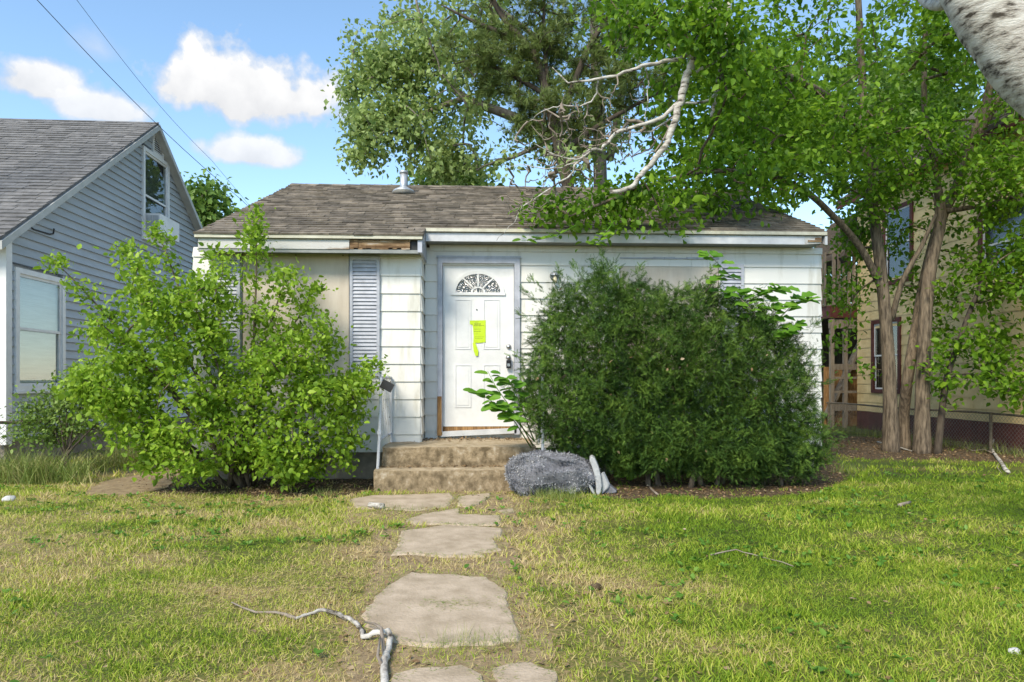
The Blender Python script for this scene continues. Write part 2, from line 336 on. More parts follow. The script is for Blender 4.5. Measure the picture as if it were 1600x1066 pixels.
# ------------------------------------------------------------------ ground, path, beds
def gpoly(pts, z=0.0): return [WG(x, y, z) for x, y in pts]
SLABS = [  # outlines of the path stones, photo pixels on the ground
    [(640, 897), (700, 900), (760, 905), (795, 925), (790, 940), (812, 985), (808, 1003), (770, 1010), (700, 1013), (640, 1012), (600, 1000), (570, 980), (565, 965), (585, 935), (612, 912)],
    [(625, 832), (700, 822), (787, 828), (785, 842), (770, 845), (783, 862), (745, 866), (757, 873), (690, 873), (650, 868), (612, 869), (622, 855)],
    [(632, 815), (660, 806), (718, 796), (717, 806), (780, 808), (784, 822), (740, 824), (690, 821), (650, 822)],
    [(545, 782), (580, 776), (640, 775), (705, 772), (710, 780), (700, 793), (650, 800), (600, 797), (555, 795)],
    [(716, 778), (768, 772), (762, 782), (735, 795), (716, 792)],
    [(610, 1060), (650, 1050), (720, 1046), (758, 1058), (760, 1100), (690, 1130), (600, 1110)],
    [(772, 1048), (830, 1038), (868, 1055), (880, 1100), (790, 1120)],
    [(780, 800), (800, 796), (804, 802), (786, 805)]]
BED_L = [(190, 762), (215, 748), (300, 728), (440, 724), (590, 724), (592, 768), (545, 779), (430, 777), (330, 774), (250, 772)]
BED_R = [(845, 752), (850, 722), (1000, 716), (1290, 712), (1318, 732), (1322, 752), (1280, 772), (1200, 776), (1110, 782), (1040, 776), (985, 782), (900, 772)]
BED_T = [(1285, 708), (1350, 718), (1470, 718), (1540, 722), (1720, 728), (1720, 700), (1480, 690), (1290, 680)]
SIDE = [(128, 774), (165, 753), (230, 742), (292, 734), (280, 748), (262, 764), (200, 777)]
g = MB(); g.v = [(-400, -120, 0), (400, -120, 0), (400, 600, 0), (-400, 600, 0)]; g.f = [(0, 1, 2, 3)]
ground = tag(g.build('ground', M['soil']), kind='structure')
def sheet(name, pts, z, mat, wob=.04, parent=None):
    p = gpoly(pts); ring = []
    for i in range(len(p)):
        a, b = p[i], p[(i + 1) % len(p)]; n = max(1, int((b - a).length / .15))
        for k in range(n):
            q = a.lerp(b, k / n); ring.append((q.x + random.uniform(-wob, wob), q.y + random.uniform(-wob, wob), z))
    m = MB(); m.prism(ring, (0, 0, -.02)); o = m.build(name, mat, parent); return o
for nm, pp, mt in (('mulch_bed', BED_L, 'mulch'), ('mulch_bed', BED_R, 'mulch'), ('leaf_litter_ground', BED_T, 'mulch')):
    tag(sheet(nm, pp, .006, M[mt]), kind='structure')
path = tag(sheet('path', [(520, 800), (600, 768), (790, 768), (815, 810), (800, 860), (835, 960), (850, 1020), (900, 1130), (560, 1130), (545, 1000), (580, 900), (590, 840)], .004, M['dirt'], .06), kind='structure')
for s in SLABS:
    p = gpoly(s, .0); ring = []
    for i in range(len(p)):
        a, b = p[i], p[(i + 1) % len(p)]; n = max(1, int((b - a).length / .06))
        for k in range(n):
            q = a.lerp(b, k / n); ring.append((q.x + random.uniform(-.012, .012), q.y + random.uniform(-.012, .012), -.02))
    m = MB(); c = sum((Vector(q) for q in ring), Vector()) / len(ring); nr = len(ring)
    zt = .012 + random.uniform(0, .006)
    m.v = list(ring) + [(q[0], q[1], zt - .012) for q in ring] + [(c.x + (q[0] - c.x) * .965, c.y + (q[1] - c.y) * .965, zt) for q in ring] + [(c.x, c.y, zt + .003)]
    for i in range(nr):
        j = (i + 1) % nr; m.f += [(i, j, nr + j, nr + i), (nr + i, nr + j, 2 * nr + j, 2 * nr + i), (2 * nr + i, 2 * nr + j, 3 * nr)]
    m.build('stone_slab', M['stone'], path)
tag(sheet('side_path', SIDE, .016, M['dirt'], .03), kind='structure')

# ------------------------------------------------------------------ walls with boards, one object per board
def cut(a0, a1, z0, z1, ops):
    iv = [(a0, a1)]
    for (b0, b1, c0, c1) in ops:
        zc = (z0 + z1) / 2
        if not (c0 < zc < c1): continue
        nv = []
        for (p, q) in iv:
            if b1 <= p or b0 >= q: nv.append((p, q))
            else:
                if b0 > p + .02: nv.append((p, b0))
                if b1 < q - .02: nv.append((b1, q))
        iv = nv
    return iv
def siding(parent, o, u, nrm, extent, z0, z1, dz, ops, mat, name='siding_board', lip=.022, top=.006, back=-.05, piece=None, gap=.003, jag=0):
    """lapped courses on a wall with origin o, direction u, outward normal nrm; extent(z) gives the ends"""
    o = Vector(o); u = Vector(u); nrm = Vector(nrm); k = 0; z = z0
    P = lambda a, out, zz: o + u * a + nrm * out + Vector((0, 0, zz))
    while z < z1 - .02:
        zt = min(z + dz, z1); e0 = extent(z); e1 = extent(zt); k += 1
        if e0[1] - e0[0] > .05:
            for (p, q) in cut(e0[0], e0[1], z, zt, ops):
                cuts = [p]
                if piece:
                    s = p + piece * (.5 if k % 2 else 1) * random.uniform(.9, 1.05)
                    while s < q - .1: cuts.append(s); s += piece
                cuts.append(q)
                for c0, c1 in zip(cuts[:-1], cuts[1:]):
                    t0 = max(c0, e1[0]) if c0 == e0[0] else c0; t1 = min(c1, e1[1]) if c1 == e0[1] else c1
                    if t1 < t0: t0 = t1 = (t0 + t1) / 2
                    g0 = gap if c0 != p else 0; g1 = gap if c1 != q else 0; j0 = random.uniform(-jag, jag); j1 = random.uniform(-jag, jag)
                    m = MB(); m.quadbox([P(c0 + g0, lip, z + j0), P(c1 - g1, lip, z + j1), P(c1 - g1, back, z + j1), P(c0 + g0, back, z + j0),
                                         P(t0 + g0, top, zt + .004), P(t1 - g1, top, zt + .004), P(t1 - g1, back, zt + .004), P(t0 + g0, back, zt + .004)])
                    m.build(name, mat, parent)
        z += dz
def shingle_roof(parent, o, u, s, x0, x1, s0, s1, mat, expo, tab, seed, cut_fn=None, keep=300):
    """tabs in courses on a slope with origin o, eave direction u, up-slope direction s; the nearest `keep` are objects"""
    rr = random.Random(seed); o = Vector(o); u = Vector(u); s = Vector(s).normalized(); n = u.cross(s).normalized()
    if n.z < 0: n = -n
    tabs = []; row = 0; q = s0
    while q < s1 - .03:
        x = x0 - tab * rr.random()
        while x < x1:
            w = tab * rr.choice((.72, .86, 1, 1.1)); a = max(x, x0); b = min(x + w, x1)
            if b - a > .04 and (cut_fn is None or cut_fn(a, b, q)):
                tabs.append((a + .003, b - .003, q + rr.uniform(-.006, .006), min(q + expo * 1.25, s1 + .03), rr.uniform(.014, .026)))
            x += w
        q += expo; row += 1
    def pts(t):
        a, b, q0, q1, h = t; P = lambda xx, ss, nn: o + u * xx + s * ss + n * nn
        return [P(a, q0, .0), P(b, q0, .0), P(b, q1, -.001), P(a, q1, -.001), P(a, q0, h), P(b, q0, h), P(b, q1, .0035), P(a, q1, .0035)]
    def vis(t):
        c = o + u * ((t[0] + t[1]) / 2) + s * t[2]; px = 800 + F * (c.x * math.cos(TH) - c.y * math.sin(TH)) / max(.1, depth_of(c))
        return depth_of(c) + (0 if -5 < px < 1605 else 100)
    tabs.sort(key=vis)
    for t in tabs[:keep]: m = MB(); m.quadbox(pts(t)); m.build('shingle', mat, parent)
    m = MB()
    for t in tabs[keep:]: m.quadbox(pts(t))
    tag(m.build('shingles', mat, parent), kind='stuff')

# ------------------------------------------------------------------ the white house
YD, YB = 8.61, 8.17                                   # door wall and bump-out wall
XL = WY(303, 500, YB).x; XC = WY(657, 500, YB).x; XR = WY(1282, 500, YD).x
EY, BY, RY = 8.32, 7.88, 11.85; EZ = 3.03; RZ = 4.52; SLP = (RZ - EZ) / (RY - EY); YBACK = 2 * RY - 8.61
RXL = WY(304, 355, BY).x; RXR = WY(1293, 362, EY).x; RXC = WY(660, 360, BY).x
def roofz(y): return EZ + (y - EY) * SLP
house = empty('house', (0, 11.8, 0), 'small white one-storey house with boarded windows and brown shingle roof', 'house')
m = MB(); m.box((XL + .06, YB + .06, .3), (XC - .06, YD + .2, 2.75)); m.box((XL + .06, YD + .06, .3), (XR - .06, YBACK, 2.86))
for gx in (XL + .06, XR - .12): m.prism([(gx, YD + .06, 2.8), (gx, YBACK, 2.8), (gx, RY, RZ - .12)], (.06, 0, 0))
m.build('wall', M['white'], house)
m = MB(); m.box((XL + .05, YB + .05, -.2), (XC - .05, YD + .3, .33)); m.box((XL + .05, YD + .05, -.2), (XR - .05, YBACK, .33)); m.build('foundation', M['found'], house)
ZK = 1.167 - .209 * 4
dl, dr = WY(684, 500, YD).x, WY(812, 500, YD).x; dtop = WY(748, 404, YD).z
wl0, wl1 = WY(378, 500, YB).x, WY(547, 500, YB).x; wz0, wz1 = WY(460, 592, YB).z, WY(460, 391, YB).z
wr0, wr1 = WY(968, 500, YD).x, WY(1123, 500, YD).x; wrz1 = WY(1040, 405, YD).z
siding(house, (0, YB, 0), (1, 0, 0), (0, -1, 0), lambda z: (XL, XC), ZK, 2.74, .209, [(wl0, wl1, wz0, wz1)], M['white'], piece=2.9, gap=.0015)
siding(house, (0, YD, 0), (1, 0, 0), (0, -1, 0), lambda z: (XC + .02, XR), ZK, 2.855, .209, [(dl, dr, 0, dtop), (wr0, wr1, wz0, wrz1)], M['white'], piece=3.3, gap=.0015)
siding(house, (XC, YB, 0), (0, 1, 0), (1, 0, 0), lambda z: (0, YD - YB), ZK, 2.74, .209, [], M['white'])
siding(house, (XL, YB, 0), (0, 1, 0), (-1, 0, 0), lambda z: (0, YBACK - YB), ZK, 2.74, .209, [], M['white'])
siding(house, (XR, YD, 0), (0, 1, 0), (1, 0, 0), lambda z: (0, YBACK - YD), ZK, 2.855, .209, [], M['white'])
# roof: decks, shingles, fascia, soffit
m = MB()
def slab(x0, x1, y0, y1):
    z0, z1 = roofz(y0), roofz(y1); m.quadbox([(x0, y0, z0 - .05), (x1, y0, z0 - .05), (x1, y1, z1 - .05), (x0, y1, z1 - .05), (x0, y0, z0), (x1, y0, z0), (x1, y1, z1), (x0, y1, z1)])
slab(RXL, RXR, EY, RY); slab(RXL, RXC, BY, EY)
yb2 = 2 * RY - EY
m.quadbox([(RXL, RY, RZ - .05), (RXR, RY, RZ - .05), (RXR, yb2, EZ - .05), (RXL, yb2, EZ - .05), (RXL, RY, RZ), (RXR, RY, RZ), (RXR, yb2, EZ), (RXL, yb2, EZ)])
roof = m.build('roof', M['shingle'], house)
sv = Vector((0, RY - EY, RZ - EZ)); SL = sv.length; bext = (EY - BY) * SL / (RY - EY)
shingle_roof(roof, (0, EY, EZ), (1, 0, 0), sv, RXL - .01, RXR + .01, -bext - .02, SL, M['shingle'], .142, .31, 11, lambda a, b, q: q > -.03 or b < RXC + .02)
m = MB()
x = RXL
while x < RXR:                                         # ridge caps
    w = .24; zz = RZ + .012 + random.uniform(0, .006)
    m.quadbox([(x, RY - .13, zz - .055), (x + w, RY - .13, zz - .062), (x + w, RY, zz - .006), (x, RY, zz), (x, RY - .13, zz - .045), (x + w, RY - .13, zz - .05), (x + w, RY, zz + .006), (x, RY, zz + .012)])
    m.quadbox([(x, RY, zz), (x + w, RY, zz - .006), (x + w, RY + .13, zz - .062), (x, RY + .13, zz - .055), (x, RY, zz + .012), (x + w, RY, zz + .006), (x + w, RY + .13, zz - .05), (x, RY + .13, zz - .045)])
    x += w * .97
tag(m.build('ridge_caps', M['shingle'], roof), kind='stuff')
fz1, fz0 = EZ - .045, EZ - .155
for a, b, mt in ((RXC + .001, .9, 'fascia'), (.903, RXR - .28, 'fascia')):
    MB().box((a, EY + .02, fz0), (b, EY + .045, fz1)).build('fascia_board', M[mt], house)
m = MB(); m.quadbox([(RXR - .277, EY + .02, fz0), (RXR - .07, EY + .02, fz0 + .015), (RXR - .07, EY + .045, fz0 + .015), (RXR - .277, EY + .045, fz0), (RXR - .277, EY + .02, fz1), (RXR - .06, EY + .02, fz1), (RXR - .06, EY + .045, fz1), (RXR - .277, EY + .045, fz1)])
tag(m.build('fascia_board', M['peel'], house), 'rotted end of the grey fascia')
for a, b, c in ((.02, .2, .03), (.05, .17, .06)):
    MB().box((RXR - .3 + a * 3, EY + .008, fz0 + c), (RXR - .07, EY + .022, fz0 + c + .022)).build('wood_splinter', M['rot'], house)
MB().box((RXC + .001, EY - .012, fz1 + .002), (RXR - .01, EY + .05, EZ - .004)).build('drip_edge', M['drip'], house)
MB().box((RXC + .001, EY + .05, fz0 + .006), (RXR - .06, YD + .02, fz0 + .026)).build('soffit', M['soffit'], house)
MB().box((RXC + .03, YD - .03, fz0 - .075), (XR + .01, YD + .01, fz0 + .004)).build('frieze_board', M['white'], house)
bz1 = roofz(BY) - .045; bz0 = bz1 - .115; xr0 = WY(545, 370, BY).x; xr1 = WY(640, 370, BY).x; xr2 = WY(651, 370, BY).x
tag(MB().box((RXL + .03, BY + .02, bz0), (xr0, BY + .045, bz1)).build('fascia_board', M['peel'], house), 'white fascia with flaking paint')
m = MB(); nseg = 14                                    # rotted stretch with a ragged lower edge
for i in range(nseg):
    a = xr0 + (xr1 - xr0) * i / nseg; b = xr0 + (xr1 - xr0) * (i + 1) / nseg; j = random.uniform(0, .022); k = random.uniform(0, .012)
    m.box((a, BY + .022 + k, bz0 + j), (b + .0005, BY + .044, bz1 - random.uniform(0, .01)))
tag(m.build('fascia_board', M['rot'], house), 'rotted brown stretch of fascia')
MB().box((xr1 - .02, BY + .05, bz0), (xr2 + .05, BY + .07, bz1)).build('hole_shade', M['dark'], house)  # dark plate painting the shade inside the hole in the fascia
MB().box((xr2 + .01, BY + .015, bz0 - .03), (RXC - .005, BY + .05, bz1 + .01)).build('fascia_end', M['trim'], house)
x0_, x1_ = RXC - .035, RXC - .004; MB().quadbox([(x0_, BY + .05, bz0 - .03), (x1_, BY + .05, bz0 - .03), (x1_, YD, bz0 - .03), (x0_, YD, bz0 - .03), (x0_, BY + .05, bz1), (x1_, BY + .05, bz1), (x1_, YD, roofz(YD) - .053), (x0_, YD, roofz(YD) - .053)]).build('fascia_return', M['trim'], house)
MB().box((RXL + .0, BY - .012, bz1 + .002), (RXC, BY + .05, roofz(BY) - .004)).build('drip_edge', M['drip'], house)
MB().box((RXL + .03, BY + .05, bz0 - .012), (RXC - .04, YB + .02, bz0 + .008)).build('soffit', M['soffit'], house)
MB().box((RXL + .03, BY + .03, bz0 - .04), (RXC - .04, BY + .048, bz0 - .001)).build('gutter_strip', M['soffit'], house)
for sx in (RXL, RXR - .03):                            # rake boards on the gable ends
    m = MB(); m.quadbox([(sx, EY, EZ - .16), (sx + .03, EY, EZ - .16), (sx + .03, RY, RZ - .16), (sx, RY, RZ - .16), (sx, EY, EZ - .055), (sx + .03, EY, EZ - .055), (sx + .03, RY, RZ - .055), (sx, RY, RZ - .055)])
    m.quadbox([(sx, RY, RZ - .16), (sx + .03, RY, RZ - .16), (sx + .03, yb2, EZ - .16), (sx, yb2, EZ - .16), (sx, RY, RZ - .055), (sx + .03, RY, RZ - .055), (sx + .03, yb2, EZ - .055), (sx, yb2, EZ - .055)])
    m.build('rake_board', M['fascia'], house)
pv = WY(631, 296, 11.0); pz = roofz(11.0); pv.x = WY(631, 296, 11.0).x
m = MB(); m.tube([(pv.x, 11.0, pz - .1), (pv.x, 11.0, pz + .34)], .062, 14); m.tube([(pv.x, 11.0, pz + .32), (pv.x, 11.0, pz + .36)], .072, 14)
vp = m.build('vent_pipe', M['galv'], house, True)
MB().tube([(pv.x, 10.98, pz - .02), (pv.x, 10.99, pz + .03), (pv.x, 11.0, pz + .1)], [.2, .17, .066], 16).build('flashing', M['galv'], vp, True)
# boarded windows
def plywood(x0, x1, z0, z1, Y, name='plywood_panel'):
    o = MB().box((x0 + .012, Y - .012, z0), (x1 - .012, Y + .01, z1)).build(name, M['ply'], house)
    for i in range(3):
        for zz in (z0 + .06, z1 - .06):
            xx = x0 + .08 + (x1 - x0 - .16) * i / 2; MB().tube([(xx, Y - .012, zz), (xx, Y - .016, zz)], .009, 8).build('nail_head', M['rust'], o)
    return o
plywood(wl0, wl1, wz0, wz1, YB); plywood(wr0, wr1, wz0, wrz1, YD)
m = MB(); m.box((wl0, YB - .03, wz0 - .05), (wl1, YB + .01, wz0 - .002)); m.build('window_sill', M['trim'], house)
for i in range(9):                                     # flaking strip on top of the right panel
    a = wr0 + (wr1 - wr0) * i / 9; MB().box((a, YD - .03 - random.uniform(0, .01), wrz1 - .004), (a + (wr1 - wr0) / 9 - .004, YD + .0, wrz1 + random.uniform(.012, .026))).build('trim_flake', M['trim'], house)
def shutter(x0, x1, z0, z1, Y, nsl):
    r = MB(); t = .035; y0, y1 = Y - .052, Y - .022
    r.box((x0, y0, z0), (x0 + t, y1, z1)); r.box((x1 - t, y0, z0), (x1, y1, z1)); r.box((x0 + t, y0, z1 - t * 1.4), (x1 - t, y1, z1)); r.box((x0 + t, y0, z0), (x1 - t, y1, z0 + t * 1.4))
    fr = r.build('shutter', M['trim'], house)
    a0, a1 = z0 + t * 1.4, z1 - t * 1.4; st = (a1 - a0) / nsl
    me = MB().quadbox([(x0 + t, y0 + .004, 0), (x1 - t, y0 + .004, 0), (x1 - t, y0 + .012, -.001), (x0 + t, y0 + .012, -.001), (x0 + t, y1 - .008, st * .95), (x1 - t, y1 - .008, st * .95), (x1 - t, y1, st * .92), (x0 + t, y1, st * .92)]).mesh('slat')
    for i in range(nsl):
        o = link('slat', me, M['trim'], fr); o.location = (0, 0, a0 + i * st)
    MB().box((x0 + .01, y1 + .001, z0 + .01), (x1 - .01, y1 + .006, z1 - .01)).build('shutter_back', M['soffit'], fr)
shutter(WY(547, 500, YB).x + .004, WY(594, 500, YB).x, WY(570, 588, YB).z, WY(570, 401, YB).z, YB, 30)
shutter(WY(330, 500, YB).x, WY(377, 500, YB).x, WY(350, 588, YB).z, WY(350, 401, YB).z, YB, 30)
shutter(WY(1124, 500, YD).x, WY(1160, 500, YD).x, WY(570, 588, YB).z, WY(1140, 414, YD).z, YD, 28)
# door
def PD(px, py, out=0.0): v = WY(px, py, YD); return Vector((v.x, YD + out, v.z))
dz0 = .6; dfl, dfr = PD(692, 500).x, PD(803, 500).x; dzt = PD(748, 413).z; YS = YD + .012
m = MB(); m.box((dl, YD - .05, .5), (dfl - .004, YD + .055, dtop)); m.box((dfr + .004, YD - .05, .5), (dr, YD + .055, dtop)); m.box((dfl - .004, YD - .05, dzt + .006), (dfr + .004, YD + .055, dtop)); dframe = m.build('door_frame', M['trim'], house)
m = MB(); m.box((dl - .012, YD - .058, dtop), (dr + .012, YD + .0, dtop + .022)); m.build('drip_cap', M['trim'], dframe)
o = MB().box((dl - .004, YD - .054, .49), (dfl - .012, YD - .045, .98)).build('rotted_jamb', M['rustw'], dframe); tag(o, 'bare brown rotted foot of the jamb')
door = MB().box((dfl, YS, dz0), (dfr, YS + .045, dzt)).build('door', M['doorw'], house)
def panel(x0, x1, y0, y1):
    a, b = PD(x0, y1), PD(x1, y0); t = .012; m = MB(); yy = YS - .007
    for (p, q) in (((a.x, a.z), (a.x + t, b.z)), ((b.x - t, a.z), (b.x, b.z)), ((a.x + t, a.z), (b.x - t, a.z + t)), ((a.x + t, b.z - t), (b.x - t, b.z))):
        m.box((p[0], yy, p[1]), (q[0], YS + .002, q[1]))
    m.build('panel_moulding', M['grout'], door)
    MB().box((a.x + .028, YS - .005, a.z + .028), (b.x - .028, YS + .002, b.z - .028)).build('door_panel', M['doorw'], door)
for xx in ((711, 736), (755.5, 781)): panel(*xx, 468, 546); panel(*xx, 570, 637)
fc = PD(747, 457); rx = (PD(783, 457).x - PD(711, 457).x) / 2; rz = PD(747, 427).z - fc.z
def arc(r, n=20, a0=0, a1=math.pi): return [(fc.x + rx * r * math.cos(a0 + (a1 - a0) * i / n), fc.z + rz * r * math.sin(a0 + (a1 - a0) * i / n)) for i in range(n + 1)]
mg, gn, gl_ = mat_new('wavy fan glass'); gg = gn.new('ShaderNodeBsdfPrincipled'); gg.inputs['Base Color'].default_value = (.03, .035, .035, 1); gg.inputs['Roughness'].default_value = .05; gg.inputs['Specular IOR Level'].default_value = 1; gg.inputs['IOR'].default_value = 2.2
gt = gn.new('ShaderNodeTexNoise'); gt.inputs['Scale'].default_value = 26; gt.inputs['Detail'].default_value = 3; gp = gn.new('ShaderNodeNewGeometry'); gl_.new(gp.outputs['Position'], gt.inputs[0])
gb = gn.new('ShaderNodeBump'); gb.inputs['Strength'].default_value = 1; gb.inputs['Distance'].default_value = .05; gl_.new(gt.outputs[0], gb.inputs['Height']); gl_.new(gb.outputs[0], gg.inputs['Normal']); go = gn.new('ShaderNodeOutputMaterial'); gl_.new(gg.outputs[0], go.inputs[0])
fan = None
ang = [0, math.pi * .27, math.pi / 2, math.pi * .73, math.pi]
m = MB(); ou, inn = arc(1.13), arc(.97)
for i in range(20): m.quadbox([(ou[i][0], YS - .018, ou[i][1]), (ou[i + 1][0], YS - .018, ou[i + 1][1]), (ou[i + 1][0], YS, ou[i + 1][1]), (ou[i][0], YS, ou[i][1]), (inn[i][0], YS - .014, inn[i][1]), (inn[i + 1][0], YS - .014, inn[i + 1][1]), (inn[i + 1][0], YS, inn[i + 1][1]), (inn[i][0], YS, inn[i][1])])
m.box((fc.x - rx * 1.18, YS - .02, fc.z - .035), (fc.x + rx * 1.18, YS, fc.z)); fan = m.build('fan_window_frame', M['doorw'], door)
for a0, a1 in zip(ang[:-1], ang[1:]):
    o1, i1 = arc(.97, 8, a0, a1), arc(.3, 8, a0, a1); m = MB(); ring = [(x, YS - .004, z) for x, z in o1] + [(x, YS - .004, z) for x, z in reversed(i1)]; m.prism(ring, (0, .003, 0)); m.build('pane', mg, fan) if False else m.build('pane', mg, door)
ring = [(x, YS - .004, z) for x, z in arc(.24, 10)]; MB().prism(ring, (0, .003, 0)).build('pane', mg, door)
for a in ang[1:-1]:
    d = Vector((math.cos(a) * rx, 0, math.sin(a) * rz)); nn = Vector((-d.z, 0, d.x)).normalized() * .008; c = Vector((fc.x, 0, fc.z)); p, q = c + d * .28, c + d * .98
    m = MB(); m.quadbox([(v.x, y, v.z) for v, y in ((p - nn, YS - .014), (q - nn, YS - .014), (q - nn, YS - .003), (p - nn, YS - .003), (p + nn, YS - .014), (q + nn, YS - .014), (q + nn, YS - .003), (p + nn, YS - .003))]); m.build('muntin', M['doorw'], door)
m = MB(); a_, b_ = arc(.31, 10), arc(.23, 10)
for i in range(10): m.quadbox([(a_[i][0], YS - .014, a_[i][1]), (a_[i + 1][0], YS - .014, a_[i + 1][1]), (a_[i + 1][0], YS - .003, a_[i + 1][1]), (a_[i][0], YS - .003, a_[i][1]), (b_[i][0], YS - .014, b_[i][1]), (b_[i + 1][0], YS - .014, b_[i + 1][1]), (b_[i + 1][0], YS - .003, b_[i + 1][1]), (b_[i][0], YS - .003, b_[i][1])])
m.build('muntin', M['doorw'], door)
c = PD(745, 484); MB().tube([(c.x, YS + .0, c.z), (c.x, YS - .006, c.z)], .009, 12).build('peephole', M['black'], door)
c = PD(795, 542); MB().tube([(c.x, YS, c.z), (c.x, YS - .012, c.z), (c.x, YS - .025, c.z)], [.033, .03, .022], 16).build('deadbolt', M['steel'], door, True)
c = PD(794.5, 559); kn = MB().tube([(c.x, YS, c.z), (c.x, YS - .01, c.z), (c.x, YS - .03, c.z), (c.x, YS - .045, c.z), (c.x, YS - .07, c.z), (c.x, YS - .078, c.z)], [.034, .032, .014, .026, .028, .012], 16).build('door_knob', M['steel'], door, True)
lb = empty('lock_box', (c.x, YS - .05, c.z - .13), 'small black key lock box hanging from the door knob', 'lock box')
MB().box((c.x - .029, YS - .062, c.z - .135), (c.x + .029, YS - .024, c.z - .035)).build('body', M['black'], lb)
MB().box((c.x - .016, YS - .066, c.z - .11), (c.x + .016, YS - .062, c.z - .075)).build('dial_plate', M['steel'], lb)
MB().tube([(c.x + .02 * math.cos(t), YS - .04, c.z - .04 + .058 * math.sin(t)) for t in np.linspace(0, math.pi, 9)], .005, 6).build('shackle', M['steel'], lb)
m = MB(); a, b = PD(688, 682), PD(803, 672)            # threshold: dark gap and a tilted white board
MB().box((dfl - .03, YS + .004, .5), (dfr + .03, YS + .05, .598)).build('door_gap', M['rustw'], house)
m.quadbox([(dfl - .02, YD - .05, .475), (dfr + .03, YD - .05, .515), (dfr + .03, YD + .0, .515), (dfl - .02, YD + .0, .475), (dfl - .02, YD - .05, .535), (dfr + .03, YD - .05, .575), (dfr + .03, YD + .0, .58), (dfl - .02, YD + .0, .54)]); m.build('threshold_board', M['conc_top'] if False else M['fascia'], house)
# notice on the door
a, b = PD(733.5, 536), PD(759, 501); nt = empty('paper_notice', (a.x, YS, a.z), 'bright yellow paper notice taped to the white front door, torn at its lower left', 'notice')
m = MB(); ring = [(PD(x, y).x, YS - .0095, PD(x, y).z) for x, y in ((734, 501), (759, 500.5), (758.7, 535), (747, 536), (739.5, 535.5), (740, 527), (739, 512), (738, 507.5), (734, 507))]; m.prism(ring, (0, .001, 0)); m.build('sheet', M['notice'], nt)
m = MB(); q = [PD(x, y) for x, y in ((738.5, 536), (742.5, 535), (747.5, 549), (747, 556), (743, 556.5), (740, 548))]; m.prism([(v.x, YS - .011 - .01 * i / 6, v.z) for i, v in enumerate(q)], (0, .001, 0)); m.build('torn_strip', M['notice'], nt)
for (x0, x1, y, t) in ((742, 748, 503.3, .9), (741, 751, 506.4, 1.9), (740.5, 756.5, 509, 1.1), (741, 751, 514.4, .7), (740.5, 751.5, 517.8, .9), (743, 747, 522, .5), (742, 756, 526.5, .5), (742, 754, 529, .5)):
    x = x0; m = MB()
    while x < x1:                                      # too small to read in the photograph: broken strokes
        w = random.uniform(.8, 1.8); p, q = PD(x, y + t / 2), PD(min(x + w, x1), y - t / 2); m.box((p.x, YS - .0102, p.z), (q.x, YS - .0096, q.z)); x += w + .5
    m.build('print_line', M['ink'], nt)
# wall lamp
c = PD(866, 432); lamp = empty('wall_lamp', (c.x, YD - .03, c.z), 'small round grey porch lamp with a bare cream bulb beside the door', 'lamp')
MB().tube([(c.x, YD - .012, c.z), (c.x, YD - .035, c.z), (c.x, YD - .045, c.z)], [.06, .058, .03], 18).build('base', M['soffit'], lamp, True)
m = MB(); m.v = []; nA = 12
for i in range(5):
    for j in range(nA + 1):
        t = math.pi * j / nA; r = .056 * math.cos(i / 4 * 1.4); m.v.append((c.x + r * math.cos(t), YD - .03 - .075 * math.sin(i / 4 * 1.4), c.z + .002 + r * math.sin(t)))
for i in range(4):
    for j in range(nA): k = i * (nA + 1) + j; m.f.append((k, k + 1, k + nA + 2, k + nA + 1))
m.build('hood', M['galv'], lamp, True)
MB().tube([(c.x, YD - .06, c.z + .005), (c.x + .002, YD - .066, c.z - .02), (c.x + .004, YD - .07, c.z - .05), (c.x + .005, YD - .073, c.z - .078), (c.x + .005, YD - .075, c.z - .09)], [.014, .018, .028, .026, .01], 12).build('bulb', M['bulb'], lamp, True)

# ------------------------------------------------------------------ concrete steps and railings
from mathutils import noise as mnoise
import bmesh
def rough_block(name, a, b, mat, parent, cuts=14, amp=.012):
    bm = bmesh.new(); bmesh.ops.create_cube(bm, size=1); a = Vector(a); b = Vector(b)
    for v in bm.verts: v.co = Vector([a[i] + (v.co[i] + .5) * (b[i] - a[i]) for i in range(3)])
    bmesh.ops.bevel(bm, geom=bm.edges[:], offset=.012, segments=2, affect='EDGES', profile=.6)
    bmesh.ops.subdivide_edges(bm, edges=[e for e in bm.edges if e.calc_length() > .3], cuts=cuts, use_grid_fill=True)
    for v in bm.verts:
        n = mnoise.noise_vector(v.co * 7) * amp + mnoise.noise_vector(v.co * 23) * amp * .5; v.co += n
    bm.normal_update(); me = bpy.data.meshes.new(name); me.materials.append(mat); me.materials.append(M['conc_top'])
    for f in bm.faces: f.material_index = 1 if f.normal.z > .75 else 0  # up-facing faces take the lighter tread colour
    bm.to_mesh(me); bm.free(); return link(name, me, None, parent)
YF, YM = 7.27, 7.54; sx0, sx1 = WY(597, 700, YM).x, WY(838, 700, YM).x; bx0, bx1 = WY(583, 740, YF).x, WY(852, 740, YF).x
steps = empty('concrete_steps', ((sx0 + sx1) / 2, 7.9, 0), 'two worn brown concrete steps below the white front door', 'steps')
rough_block('step', (sx0, YM, .0), (sx1, 8.6, .45), M['conc'], steps); rough_block('step', (bx0, YF, -.05), (bx1, YM + .06, .232), M['conc'], steps)
